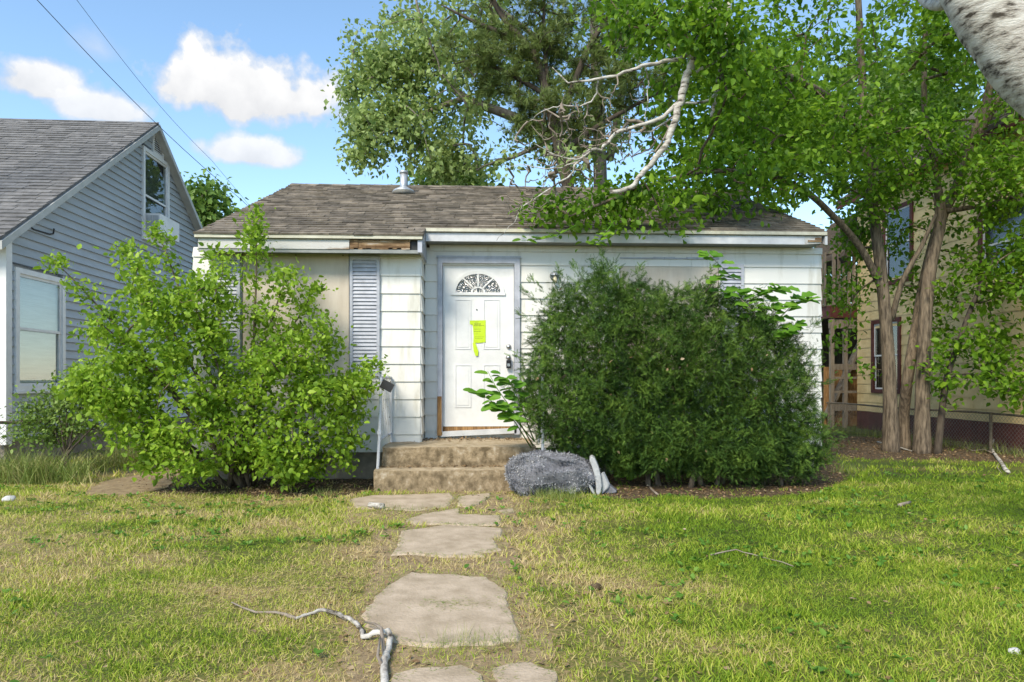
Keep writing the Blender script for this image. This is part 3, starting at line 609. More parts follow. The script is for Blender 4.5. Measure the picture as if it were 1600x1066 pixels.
def railing(xf, xb, label, post_lean):
    y0, y1 = 7.43, 8.12; r = empty('stair_railing', (xf, y0, .23), label, 'railing', 'white iron railings of the steps')
    L = lambda t, z, dx=0: Vector((xf + (xb - xf) * t + dx, y0 + (y1 - y0) * t, z))
    MB().tube([L(0, .225), L(0, .6, post_lean * .5), L(0, 1.2, post_lean)], .017, 8).build('post', M['iron'], r)
    MB().tube([L(0, .6, post_lean * .45), L(0, .64, post_lean * .5)], .027, 8).build('collar', M['iron'], r)
    MB().tube([L(1, .44), L(1, 1.22)], .015, 8).build('post', M['iron'], r)
    MB().tube([L(0, 1.2, post_lean), L(.12, 1.215), L(1, 1.215)], .014, 8).build('top_rail', M['iron'], r)
    MB().tube([L(.06, .53), L(1, .56)], .011, 6).build('bottom_rail', M['iron'], r)
    for i in range(7):
        t = .14 + .74 * i / 6; pts = []; 
        for k in range(15): 
            w = k * 1.15; pts.append(L(t, .545 + .665 * k / 14) + Vector((.0035 * math.cos(w), .0035 * math.sin(w), 0)))
        MB().tube(pts, .0085, 4).build('baluster', M['iron'], r)
    return r
railing(WY(590, 720, 7.43).x, -1.06, 'chipped white iron railing of the steps with a black key safe on top', .04)
railing(WY(848, 700, 7.43).x, WY(848, 700, 7.43).x + .02, 'white iron railing mostly buried in the dark yew bush', 0)
c = W(605, 603, 7.36); kb = empty('key_safe', c, 'tilted black key safe clipped to the top of the white railing', 'key safe')
ax = Vector((.06, -.015, -.03)); up2 = Vector((.022, 0, .042)); fw = Vector((0, -.028, 0)); MB().quadbox([c + ax * s + up2 * t + fw * q for q, s, t in ((1, -1, -1), (1, 1, -1), (-1, 1, -1), (-1, -1, -1), (1, -1, 1), (1, 1, 1), (-1, 1, 1), (-1, -1, 1))]).build('body', M['black'], kb)
MB().tube([c - ax * .9 + Vector((0, .0, .02)), c - ax * 1.5 + Vector((0, .01, .05)), c - ax * 1.6 + Vector((0, .04, .03)), c - ax + Vector((0, .03, 0))], .007, 6).build('shackle', M['steel'], kb)

# ------------------------------------------------------------------ blue-grey house on the left
LA = R(1.4); lo = W(8, 700, 9.3); lo.z = 0; lu = Vector((-math.sin(LA), math.cos(LA), 0)); ln = Vector((math.cos(LA), math.sin(LA), 0))
def LP(px, py, out=0.0):     # photo pixel -> (along wall, height) on the gable wall
    ray = W(px, py, 1) - Vector((0, 0, CH)); t = ((lo + ln * out) - Vector((0, 0, CH))).dot(ln) / ray.dot(ln); p = Vector((0, 0, CH)) + ray * t
    return (p - lo).dot(lu), p.z
def LW(a, out, z): return lo + lu * a + ln * out + Vector((0, 0, z))
aA, zA = LP(247, 192, .15); aR, zR = LP(312, 347, .15); aL0, zL0 = LP(0, 371, .15)
mS = (zA - zL0) / (aA - aL0)
def gz(a): return zA - abs(a - aA) * mS
lend = 2 * aA
nh = empty('neighbour_house', lo + lu * aA, 'blue-grey sided house with a steep grey shingle roof and gable', 'house')
m = MB(); ring = [LW(.05, -.06, .25), LW(lend - .05, -.06, .25), LW(lend - .05, -.06, gz(lend - .05) - .12), LW(aA, -.06, zA - .12), LW(.05, -.06, gz(.05) - .12)]; m.prism(ring, ln * -7.5); m.build('wall', M['blue'], nh)
m = MB(); m.prism([LW(.03, -.03, -.2), LW(lend - .03, -.03, -.2), LW(lend - .03, -.03, .36), LW(.03, -.03, .36)], ln * -7.5); m.build('foundation', M['found'], nh)
w1a, w1z1 = LP(19, 417); w1b, _ = LP(97, 420); _, w1z0 = LP(19, 612)
w2a, _ = LP(220, 240); w2b, _ = LP(261, 250); _, w2z1 = LP(220, 227); _, w2z0 = LP(220, 371)
v_a, _ = LP(236, 210); v_b, _ = LP(253, 215); _, v_z1 = LP(236, 206); _, v_z0 = LP(236, 238)
ops = [(w1a, w1b, w1z0, w1z1), (w2a, w2b, w2z0, w2z1), (v_a, v_b, v_z0, v_z1)]
zb = .36
siding(nh, lo, lu, ln, lambda z: (max(.0, aA - (zA - z - .1) / mS), min(lend, aA + (zA - z - .1) / mS)), zb, zA - .12, .129, ops, M['blue'], lip=.034, top=.002)
siding(nh, lo, -ln, -lu, lambda z: (0, 7.4), zb, gz(0) - .1, .129, [], M['blue'], lip=.02, top=.002)
m = MB(); m.prism([LW(-.035, .035, .3), LW(.09, .035, .3), LW(.09, .035, gz(.05) - .1), LW(-.035, .035, gz(.05) - .1)], ln * -.03); m.prism([LW(-.035, .005, .3), LW(-.035, -.1, .3), LW(-.035, -.1, gz(0) - .1), LW(-.035, .005, gz(0) - .1)], lu * .03); m.build('corner_trim', M['vtrim'], nh)
# roof with overhang .15 past the gable wall
def LR(a, out, dz=0): return LW(a, out, gz(a) + dz)
m = MB()
for a0, a1 in ((-.35, aA), (aA, lend + .35)):
    m.quadbox([LR(a0, -7.6, -.06), LR(a0, .16, -.06), LR(a1, .16, -.06), LR(a1, -7.6, -.06), LR(a0, -7.6), LR(a0, .16), LR(a1, .16), LR(a1, -7.6)])
nroof = m.build('roof', M['shingle_g'], nh)
m = MB(); sl_v = LR(aA, 0) - LR(-.35, 0); shingle_roof(nroof, LR(-.35, 0), -ln, sl_v, -.17, 7.5, -.02, sl_v.length, M['shingle_g'], .14, .30, 5)
for a0, a1 in ((-.36, aA), (aA, lend + .36)):
    m = MB(); m.quadbox([LR(a0, .162, -.145), LR(a0, .19, -.145), LR(a1, .19, -.145), LR(a1, .162, -.145), LR(a0, .162, -.035), LR(a0, .19, -.035), LR(a1, .19, -.035), LR(a1, .162, -.035)]); m.build('rake_board', M['rake'], nh)
    m = MB(); m.quadbox([LR(a0, .02, -.12), LR(a0, .16, -.12), LR(a1, .16, -.12), LR(a1, .02, -.12), LR(a0, .02, -.1), LR(a0, .16, -.1), LR(a1, .16, -.1), LR(a1, .02, -.1)]); m.build('soffit', M['rake'], nh)
def bar(parent, name, mat, a0, a1, z0, z1, o0, o1): return MB().quadbox([LW(a0, o1, z0), LW(a1, o1, z0), LW(a1, o0, z0), LW(a0, o0, z0), LW(a0, o1, z1), LW(a1, o1, z1), LW(a1, o0, z1), LW(a0, o0, z1)]).build(name, mat, parent)
def window(a0, a1, z0, z1, blind, rail=.5):
    t = .075; fr = MB()
    for p in ((a0, a0 + t, z0, z1), (a1 - t, a1, z0, z1), (a0 + t, a1 - t, z1 - t, z1), (a0 + t, a1 - t, z0, z0 + t)):
        fr.quadbox([LW(p[0], .055, p[2]), LW(p[1], .055, p[2]), LW(p[1], -.05, p[2]), LW(p[0], -.05, p[2]), LW(p[0], .055, p[3]), LW(p[1], .055, p[3]), LW(p[1], -.05, p[3]), LW(p[0], -.05, p[3])])
    w = fr.build('window', M['vtrim'], nh); zm = z0 + (z1 - z0) * rail; s = .04
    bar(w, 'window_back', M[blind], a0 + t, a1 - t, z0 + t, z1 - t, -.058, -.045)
    if blind == 'blind':
        z = z0 + t + .05
        while z < z1 - t: bar(w, 'blind_slat', M['blind'], a0 + t + .01, a1 - t - .01 , z, z + .021, -.04, -.034); z += .028
    for (za, zb_, oo) in ((zm, z1 - t, .012), (z0 + t, zm + s, .0)):
        sash = MB()
        for p in ((a0 + t, a0 + t + s, za, zb_), (a1 - t - s, a1 - t, za, zb_), (a0 + t + s, a1 - t - s, zb_ - s, zb_), (a0 + t + s, a1 - t - s, za, za + s)):
            sash.quadbox([LW(p[0], oo + .02, p[2]), LW(p[1], oo + .02, p[2]), LW(p[1], oo - .012, p[2]), LW(p[0], oo - .012, p[2]), LW(p[0], oo + .02, p[3]), LW(p[1], oo + .02, p[3]), LW(p[1], oo - .012, p[3]), LW(p[0], oo - .012, p[3])])
        sash.build('sash', M['vtrim'], w); bar(w, 'pane', M['glass'], a0 + t + s, a1 - t - s, za + s, zb_ - s, oo, oo + .005)
    bar(w, 'sill', M['vtrim'], a0 - .02, a1 + .02, z0 - .03, z0 - .001, 0, .08)
    return w
window(w1a, w1b, w1z0, w1z1, 'blind'); window(w2a, w2b, w2z0, w2z1, 'dark', .47)
vent = MB()
for p in ((v_a, v_a + .05, v_z0, v_z1), (v_b - .05, v_b, v_z0, v_z1), (v_a + .05, v_b - .05, v_z1 - .05, v_z1), (v_a + .05, v_b - .05, v_z0, v_z0 + .05)):
    vent.quadbox([LW(p[0], .045, p[2]), LW(p[1], .045, p[2]), LW(p[1], -.05, p[2]), LW(p[0], -.05, p[2]), LW(p[0], .045, p[3]), LW(p[1], .045, p[3]), LW(p[1], -.05, p[3]), LW(p[0], -.05, p[3])])
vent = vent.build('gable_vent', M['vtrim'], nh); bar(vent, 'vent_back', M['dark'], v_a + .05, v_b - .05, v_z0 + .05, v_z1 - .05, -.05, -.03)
for i in range(7):
    z = v_z0 + .06 + i * (v_z1 - v_z0 - .11) / 7; MB().quadbox([LW(v_a + .05, .04, z), LW(v_b - .05, .04, z), LW(v_b - .05, -.02, z + .05), LW(v_a + .05, -.02, z + .05), LW(v_a + .05, .042, z + .012), LW(v_b - .05, .042, z + .012), LW(v_b - .05, -.018, z + .062), LW(v_a + .05, -.018, z + .062)]).build('slat', M['vtrim'], vent)
ac = empty('air_conditioner', LW((w2a + w2b) / 2, .2, w2z0 + .1), 'white air conditioner sticking out of the attic window', 'air conditioner')
ca0, ca1 = w2a + .13, w2b - .12; cz0, cz1 = w2z0 + .11, w2z0 + .5
bar(ac, 'case', M['vtrim'], ca0, ca1, cz0, cz1, .03, .3)
for k in range(2): 
    h = (.27 - .05) / 2; o0 = .05 + k * (h + .01)
    MB().quadbox([LW(ca0 - .006, o0, cz0 + .04), LW(ca0 - .006, o0 + h, cz0 + .04), LW(ca0 + .01, o0 + h, cz0 + .04), LW(ca0 + .01, o0, cz0 + .04), LW(ca0 - .006, o0, cz1 - .04), LW(ca0 - .006, o0 + h, cz1 - .04), LW(ca0 + .01, o0 + h, cz1 - .04), LW(ca0 + .01, o0, cz1 - .04)]).build('grille', M['galv'], ac)
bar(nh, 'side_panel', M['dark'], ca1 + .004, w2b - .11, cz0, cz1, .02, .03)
a, z = LP(42, 353); b, z2 = LP(73, 366); cb = MB().tube([LW(a, .03, z), LW(a + .1, .035, z - .03), LW(b, .04, z2 + .0), LW(b + .06, .06, z2 + .02), LW(b + .08, .06, z2 + .1)], .012, 6).build('hanging_cable', M['cable'], nh)

# ------------------------------------------------------------------ yellow house on the right
XW = 9.15; yh = empty('yellow_house', (XW + 3, 12, 0), 'two-storey yellow shingled house with maroon trim behind the fence', 'house')
YN = WX(1340, 600, XW).y; YS0 = 8.0; ZE = 5.5
MB().box((XW + .06, YS0, .3), (XW + 7, YN - .06, ZE)).build('wall', M['yellow'], yh)
def RPx(px, py): v = WX(px, py, XW); return v.y, v.z
def rwin(x0, x1, y0, y1):
    (ya, z1), (yb, _) = RPx(x0, y0), RPx(x1, y0); _, z0 = RPx(x0, y1); return (min(ya, yb), max(ya, yb), z0, z1)
rw = [rwin(1367, 1405, 507, 608), rwin(1385, 1424, 335, 441), rwin(1537, 1625, 330, 446)]
siding(yh, (XW, 0, 0), (0, 1, 0), (-1, 0, 0), lambda z: (YS0, YN), .43, ZE, .215, rw, M['yellow'], 'wall_shingle', lip=.016, top=.004, piece=.61, gap=.003, jag=.006)
y = YS0
while y < YN:
    MB().box((XW - .012, y + .003, -.05), (XW + .05, min(y + .147, YN), .428)).build('skirting_board', M['maroon'], yh); y += .15
def yquad(parent, name, mat, y0, y1, z0, z1, o0, o1): return MB().box((XW - o1, y0, z0), (XW - o0, y1, z1)).build(name, mat, parent)
for i, (a, b, z0, z1) in enumerate(rw):
    t = .09; fr = MB()
    for p in ((a - t, a, z0 - t, z1 + t), (b, b + t, z0 - t, z1 + t), (a, b, z1, z1 + t), (a, b, z0 - t, z0)): fr.box((XW - .045, p[0], p[2]), (XW + .02, p[1], p[3]))
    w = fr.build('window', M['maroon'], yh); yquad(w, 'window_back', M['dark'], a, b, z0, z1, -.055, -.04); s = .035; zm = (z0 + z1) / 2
    for za, zb_, oo in ((zm, z1, .0), (z0, zm + s, -.02)):
        f = MB()
        for p in ((a, a + s, za, zb_), (b - s, b, za, zb_), (a + s, b - s, zb_ - s, zb_), (a + s, b - s, za, za + s)): f.box((XW - oo - .018, p[0], p[2]), (XW - oo, p[1], p[3]))
        f.build('sash', M['vtrim'], w); yquad(w, 'pane', M['glassd'], a + s, b - s, za + s, zb_ - s, oo + .003, oo + .008)
m = MB(); xe, xr = XW - .4, XW + 3.5; m.quadbox([(xe, YS0 - .3, ZE - .02), (xr, YS0 - .3, ZE + 2.6), (xr, YN + .3, ZE + 2.6), (xe, YN + .3, ZE - .02), (xe, YS0 - .3, ZE + .05), (xr, YS0 - .3, ZE + 2.67), (xr, YN + .3, ZE + 2.67), (xe, YN + .3, ZE + .05)])
m.quadbox([(xr, YS0 - .3, ZE + 2.6), (xr + 3.9, YS0 - .3, ZE - .02), (xr + 3.9, YN + .3, ZE - .02), (xr, YN + .3, ZE + 2.6), (xr, YS0 - .3, ZE + 2.67), (xr + 3.9, YS0 - .3, ZE + .05), (xr + 3.9, YN + .3, ZE + .05), (xr, YN + .3, ZE + 2.67)])
yroof = m.build('roof', M['shingle'], yh)
shingle_roof(yroof, (xe, YS0 - .3, ZE + .05), (0, 1, 0), (xr - xe, 0, 2.62), 0, YN - YS0 + .6, 0, 2.0, M['shingle'], .15, .4, 9, keep=0)
for yy in (YS0, YN - .06): m = MB(); m.prism([(XW + .05, yy, ZE - .05), (XW + 6.9, yy, ZE - .05), (xr, yy, ZE + 2.5)], (0, .06, 0)); m.build('gable_wall', M['yellow'], yh)
MB().box((xe + .02, YS0 - .28, ZE - .13), (xe + .05, YN + .28, ZE - .01)).build('fascia_board', M['maroon'], yh)
# rear deck of the yellow house
dx0 = 8.5; dk = empty('back_deck', (9, YN + 1, 0), 'weathered grey wooden deck with maroon rim on posts behind the yellow house', 'deck')
dy0, dy1 = YN + .05, YN + 2.4; dw = 1.5
zt, zd = 4.3, 2.98
MB().box((dx0, dy0, zd - .02), (dx0 + dw, dy1, zd + .02)).build('deck_floor', M['greywood'], dk)
MB().box((dx0 - .03, dy0 - .04, zd - .3), (dx0 + dw, dy0 - .003, zd + .0)).build('rim_board', M['maroon'], dk); MB().box((dx0 - .035, dy0, zd - .3), (dx0 - .003, dy1, zd)).build('rim_board', M['maroon'], dk)
MB().box((dx0 - .02, dy0, zd - .55), (dx0 + dw, dy0 + .06, zd - .33)).build('beam', M['greywood'], dk)
for x, yy in ((dx0, dy0 - .02), (dx0, dy1 - .1), (dx0 + .34, dy0 - .01), (dx0 + dw - .1, dy0)): MB().box((x, yy, -.05), (x + .09, yy + .09, zd - .32)).build('post', M['greywood'], dk)
MB().box((dx0 - .01, dy0 - .05, zt - .06), (dx0 + dw, dy0 + .04, zt)).build('top_rail', M['greywood'], dk); MB().box((dx0 - .05, dy0, zt - .058), (dx0 + .04, dy1, zt - .003)).build('top_rail', M['greywood'], dk)
for i in range(10): MB().box((dx0 + .01 + i * .125, dy0 - .085, zd - .0), (dx0 + .085 + i * .125, dy0 - .052, zt + random.uniform(0, .05))).build('baluster', M['greywood'], dk)
for i in range(14): MB().box((dx0 - .085, dy0 + .1 + i * .16, zd), (dx0 - .052, dy0 + .17 + i * .16, zt)).build('baluster', M['greywood'], dk)
for z, h in ((1.42, .14), (.42, .16), (1.2, .05), (.85, .06)): MB().box((dx0 + .09, dy0 + .0, z), (dx0 + dw, dy0 + .045, z + h)).build('cross_board', M['greywood'], dk)
m = MB(); m.quadbox([(dx0 + .1, dy0 + .3, .3), (dx0 + .16, dy0 + .3, .3), (dx0 + .16, dy0 + .55, .3), (dx0 + .1, dy0 + .55, .3), (dx0 + 1.2, dy0 + .3, 2.6), (dx0 + 1.26, dy0 + .3, 2.6), (dx0 + 1.26, dy0 + .55, 2.6), (dx0 + 1.2, dy0 + .55, 2.6)]); m.build('stair_stringer', M['greywood'], dk)
MB().box((dx0 + .15, dy0 + .6, 0), (dx0 + dw, dy0 + .63, 1.5)).build('back_panel', M['rustw'], dk)
MB().box((dx0 + .02, dy1 + .1, 0), (dx0 + dw + .6, dy1 + .14, zd)).build('shadow_backdrop', M['barkd'], dk)  # dark sheet added to stand in for the shade behind the deck
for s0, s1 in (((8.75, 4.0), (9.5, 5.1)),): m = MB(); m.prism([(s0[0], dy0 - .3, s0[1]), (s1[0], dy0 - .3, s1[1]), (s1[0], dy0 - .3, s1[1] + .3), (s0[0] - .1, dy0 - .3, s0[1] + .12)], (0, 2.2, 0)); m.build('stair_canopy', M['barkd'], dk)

# ------------------------------------------------------------------ chain-link fences
def fence(name, p0, p1, z, posts, label, step=.058):
    p0 = Vector(p0); p1 = Vector(p1); L = (p1 - p0).length; u = (p1 - p0) / L; fe = empty(name, (p0 + p1) / 2, label, 'fence')
    P = lambda a, zz, s=0: p0 + u * a + Vector((0, 0, zz)) + Vector((u.y, -u.x, 0)) * s
    n = 10; MB().tube([P(L * i / n, z + .012 * math.sin(i * 1.3)) for i in range(n + 1)], .019, 8).build('top_rail', M['rust'], fe)
    for t in posts: MB().tube([P(L * t, -.1, .04), P(L * t, z + .03, .04)], .024, 8).build('post', M['rust'], fe)
    m = MB(); H = z - .02; a = -H
    while a < L:
        for sgn in (1, -1):
            q0 = (a, .02) if sgn > 0 else (a, H); q1 = (a + H, H) if sgn > 0 else (a + H, .02)
            (x0, z0), (x1, z1) = q0, q1
            if x0 < 0: z0 += (z1 - z0) * (0 - x0) / (x1 - x0); x0 = 0
            if x1 > L: z1 = z0 + (z1 - z0) * (L - x0) / (x1 - x0); x1 = L
            if x1 > x0: m.tube([P(x0, z0, .004 * sgn), P(x1, z1, .004 * sgn)], .0024, 3, False)
        a += step
    m.build('wire_mesh', M['wire'], fe); return fe
f0 = W(-75, 700, 7.75); f1 = W(222, 700, 9.9); f0.z = f1.z = 0
fence('chain_link_fence', f0, f1, .67, (.0, .52, .97), 'low rusty chain-link fence with pipe rail before the blue-grey house', .062)
g0 = W(1292, 700, 16.2); g1 = Vector((8.3, 8.0, 0)); g0.z = 0
fence('chain_link_fence', g0, g1, .63, (.02, .34, .66, .98), 'low rusty chain-link fence behind the tree trunks by the yellow house', .075)

# ------------------------------------------------------------------ plants: skeletons grown to leaf clumps
def clear_of_houses(p, m=.1):
    x, y, z = p[:, 0], p[:, 1], p[:, 2]
    inh = (x > RXL - .1) & (x < RXR + .1) & (y > np.where(x < RXC + .05, BY, EY) - .06) & (y < YBACK + .4)
    rz_ = RZ - np.abs(y - RY) * SLP
    bad = inh & (z < rz_ + m)
    bad |= (x > XW - .25) & (y > YS0 - .4) & (y < YN + .3) & (z < ZE + .2 + np.maximum(0, x - XW) * .7)
    bad |= (z < .03) | (np.hypot(x, y) < 1.6)
    q = np.stack([(x - lo.x) * lu.x + (y - lo.y) * lu.y, (x - lo.x) * ln.x + (y - lo.y) * ln.y], 1)
    bad |= (q[:, 1] < .12) & (q[:, 0] > -.5) & (q[:, 0] < lend + .5) & (z < zA + .3)
    return ~bad
def ell(px, py, d, rx_, ry_, rd, n):
    """n random points in an ellipsoid about a photo direction at distance d (rx, ry in photo pixels, rd in metres)"""
    v = rng.normal(size=(n * 3, 3)); v /= np.linalg.norm(v, axis=1, keepdims=True); v *= rng.random((n * 3, 1)) ** .4
    out = []
    for a in v:
        p = W(px + a[0] * rx_, py + a[1] * ry_, d) ; q = Vector((math.sin(TH), math.cos(TH), 0)) * (a[2] * rd); out.append(p + q)
        if len(out) >= n: break
    return np.array([tuple(p) for p in out])
def polyclumps(poly, n, d, rd, jitter=0):
    xs = [p[0] for p in poly]; ys = [p[1] for p in poly]; out = []
    while len(out) < n:
        x = rng.uniform(min(xs), max(xs), 400); y = rng.uniform(min(ys), max(ys), 400); k = inpoly(x, y, poly)
        for a, b in zip(x[k], y[k]): out.append(tuple(W(a, b, d + rng.normal() * rd)))
    return np.array(out[:n])
def inflate(poly, Yc, D, S, n, front=.62, shell=.75):
    """points on and under the skin of a rounded mass whose outline (photo pixels, on the plane Y=Yc) is poly"""
    pw = [(WY(x, y, Yc).x, WY(x, y, Yc).z) for x, y in poly]; xs = [p[0] for p in pw]; zs = [p[1] for p in pw]
    X = rng.uniform(min(xs), max(xs), n * 4); Z = rng.uniform(min(zs), max(zs), n * 4); k = inpoly(X, Z, pw); X, Z = X[k][:n], Z[k][:n]
    s = np.minimum(edgedist(X, Z, pw) / S, 1); th = D * np.sqrt(1 - (1 - s) ** 2)
    th *= .8 + .4 * vnoise(X * 1.0 + 40, Z + 40, .32, 5)
    sg = np.where(rng.random(len(X)) < front, -1, 1); r = 1 - (1 - shell) * rng.random(len(X)) ** 1.0
    return np.stack([X, Yc + sg * th * r, Z], 1), sg
def polyline(pts, radii):
    """[(px, py, d)] -> smooth world points with radii in metres"""
    P = [W(*p) for p in pts]; out = []; rr = []
    for i in range(len(P) - 1):
        p0 = P[max(i - 1, 0)]; p1 = P[i]; p2 = P[i + 1]; p3 = P[min(i + 2, len(P) - 1)]
        for k in range(4):
            t = k / 4; out.append(.5 * ((2 * p1) + (p2 - p0) * t + (2 * p0 - 5 * p1 + 4 * p2 - p3) * t * t + (3 * p1 - p0 - 3 * p2 + p3) * t ** 3)); rr.append(radii[i] + (radii[i + 1] - radii[i]) * t)
    out.append(P[-1]); rr.append(radii[-1]); return out, rr
def grow(parent, seeds, clumps, mat, twig=.006, name='branches', sides=5, sag=.05, wiggle=.06):
    """joins every clump to the nearest wood; thickness follows how much each branch carries"""
    pos = []; par = []; grown = []
    for pts, rr in seeds:
        for i, p in enumerate(pts): pos.append(tuple(p)); par.append(-1); grown.append(False)
    base = np.array(pos); order = np.argsort([np.min(np.sum((base - c) ** 2, 1)) for c in clumps]); paths = []; cnt = [0] * len(pos)
    arr = np.zeros((len(pos) + len(clumps) * 5, 3)); arr[:len(pos)] = base; n = len(pos)
    for ci in order:
        c = clumps[ci]; d2 = np.sum((arr[:n] - c) ** 2, 1); j = int(np.argmin(d2)); a = Vector(arr[j]); b = Vector(c); L = (b - a).length; ids = [j]
        k = max(2, min(5, int(L / .3) + 1)); prev = j
        for i in range(1, k + 1):
            t = i / k; q = a.lerp(b, t) + Vector((0, 0, 1)) * (sag * L * math.sin(math.pi * t) * 1.0)
            if i < k: q += Vector(rng.normal(size=3)) * (wiggle * L / k)
            arr[n] = q; par.append(prev); cnt.append(0); prev = n; ids.append(n); n += 1
        paths.append(ids); q = prev
        while q >= 0: cnt[q] += 1; q = par[q]
    m = MB()
    for ids in paths:
        r = [twig * max(1, cnt[i]) ** .48 for i in ids]; r[0] = min(r[0], r[1] * 1.15) if par[ids[0]] >= 0 else r[1] * 1.15; m.tube([arr[i] for i in ids], r, sides, False)
    o = tag(m.build(name, mat, parent, True), kind='stuff')
    return o, [(arr[p[-2]], arr[p[-1]]) for p in paths]
def clump_leaves(tips, per, sigma, size, tmpl, droop=.5, flat=.6, keepout=True, var=.25):
    P = []; T = []
    for a, b in tips:
        k = max(3, int(per * rng.uniform(.6, 1.4))); t = rng.random((k, 1)) ** .6; base = a + (b - a) * (.35 + .75 * t)
        P.append(base + rng.normal(size=(k, 3)) * sigma * np.array([1, 1, .7])); T.append(np.repeat((b - a)[None], k, 0))
    P = np.concatenate(P); T = norm(np.concatenate(T))
    if keepout: k = clear_of_houses(P, .05); P = P[k]; T = T[k]
    D = norm(rng.normal(size=P.shape) + T * .5); D[:, 2] -= droop * rng.random(len(P)); Nn = rng.normal(size=P.shape) * flat; Nn[:, 2] += 1
    return scatter(tmpl[0], tmpl[1], P, D, Nn, size * (1 + rng.normal(size=len(P)) * var).clip(.5, 1.7))
def tree(name, base, label, cat, trunks, limbs, clumps, bark, leafm, per, sigma, size, tmpl=LEAF4, twig=.006, group=None, droop=.5, crown='crown', sag=.05, sides=8, low=None):
    t = empty(name, base, label, cat, group); seeds = []
    for pts, rr in trunks:
        P, r = polyline(pts, rr); MB().tube(P, r, 12).build('trunk', bark, t, True); seeds.append((P, r))
    for pts, rr in limbs:
        P, r = polyline(pts, rr); MB().tube(P, r, sides).build('limb', bark, t, True); seeds.append((P, r))
    clumps = clumps[clear_of_houses(clumps, .15)]
    o, tips = grow(t, seeds, clumps, bark, twig, sag=sag)
    if low: tips = [q for q in tips if not (q[1][0] < 4.6 and HOR - F * (q[1][2] - CH) / depth_of(q[1]) > low)]
    V, Fc = clump_leaves(tips, per, sigma, size, tmpl, droop); link(crown, np_mesh(crown, V, Fc), leafm, t); return t, tips
px11 = lambda r, d: r * d / F
# --- broad-leaved tree with three trunks by the yellow house
dT = 11.2
t1 = ([(1392, 712, dT), (1391, 640, dT), (1388, 560, dT), (1382, 480, dT), (1375, 410, dT), (1363, 320, dT), (1351, 210, dT), (1346, 100, dT), (1338, -60, dT), (1330, -220, dT)], [.15, .112, .1, .095, .09, .08, .07, .058, .045, .028])
t2 = ([(1414, 704, dT + .35), (1412, 650, dT + .35), (1420, 580, dT + .1), (1432, 510, dT + .2), (1446, 430, dT + .3), (1468, 350, dT + .3), (1500, 280, dT + .2), (1520, 220, dT), (1542, 155, dT), (1556, 90, dT), (1575, -60, dT)], [.11, .088, .085, .085, .08, .08, .08, .075, .068, .06, .03])
t3 = ([(1441, 714, dT - .2), (1441, 640, dT - .2), (1443, 560, dT - .2), (1447, 480, dT - .2), (1455, 410, dT - .2), (1470, 340, dT - .2), (1462, 280, dT - .2), (1450, 220, dT - .3), (1444, 150, dT - .3), (1446, 30, dT - .3), (1450, -140, dT - .3)], [.15, .112, .102, .098, .095, .085, .055, .048, .042, .035, .022])
lim = [([(1380, 455, dT), (1345, 388, dT - .1), (1300, 336, dT - .4), (1255, 297, dT - .9), (1190, 272, 9.6), (1110, 268, 8.9), (1030, 285, 8.4), (940, 318, 8.05), (890, 338, 7.9)], [.065, .058, .052, .045, .038, .03, .024, .018, .008]),
       ([(1393, 500, dT), (1410, 440, dT - .2), (1440, 385, dT - .4), (1462, 335, dT - .5)], [.05, .042, .034, .022]),
       ([(1352, 215, dT), (1290, 150, 10.4), (1210, 110, 9.6), (1120, 70, 9.0), (1010, 40, 8.6)], [.07, .055, .045, .03, .012]),
       ([(1520, 225, dT), (1548, 175, dT - .3), (1568, 138, dT - .5), (1600, 60, dT - .6)], [.075, .06, .05, .03]),
       ([(1478, 330, dT - .2), (1540, 320, 10.6), (1610, 300, 10)], [.05, .035, .015])]
C = np.concatenate([ell(1240, 110, 9.7, 130, 140, 1.3, 46), ell(1400, 60, 11, 170, 160, 2, 60), ell(1540, 110, 11.4, 110, 150, 1.8, 45), ell(1190, 265, 9.2, 110, 70, .8, 28), ell(1330, 285, 11.2, 90, 75, 1.2, 26),
                    ell(1560, 330, 10.6, 80, 85, 1.2, 26), ell(1090, 70, 8.9, 110, 90, .8, 42), ell(1350, -170, 11, 300, 130, 2.2, 60), ell(990, 325, 8.3, 120, 42, .45, 25), ell(1100, 300, 8.8, 100, 55, .7, 22), ell(880, 335, 8.1, 50, 18, .25, 8),
                    ell(1150, 180, 9.2, 60, 100, .8, 15), ell(1330, 470, 11.6, 35, 130, .5, 14), ell(1440, 470, 11.7, 50, 100, .4, 12), ell(1290, 215, 10.2, 100, 80, 1, 26), ell(1000, 20, 8.7, 70, 60, .6, 16), ell(1425, 235, 10.6, 80, 75, .8, 30), ell(1565, 240, 10.3, 60, 90, .8, 30), ell(1370, 350, 11.8, 55, 55, .4, 14), ell(1590, 420, 10.2, 45, 60, .6, 14), ell(1110, 25, 7.3, 55, 45, .3, 16), ell(1150, 110, 7.5, 40, 60, .3, 12), ell(1480, 30, 9.8, 90, 70, .8, 24)])
tree('broadleaf_tree', (7.2, 11.2, 0), 'broad green tree with three brown trunks growing from one base by the fence', 'tree', [t1, t2, t3], lim, C, M['bark'], M['leaf_right'], 62, .16, .084, LEAF6, .0055, droop=.7, low=352)
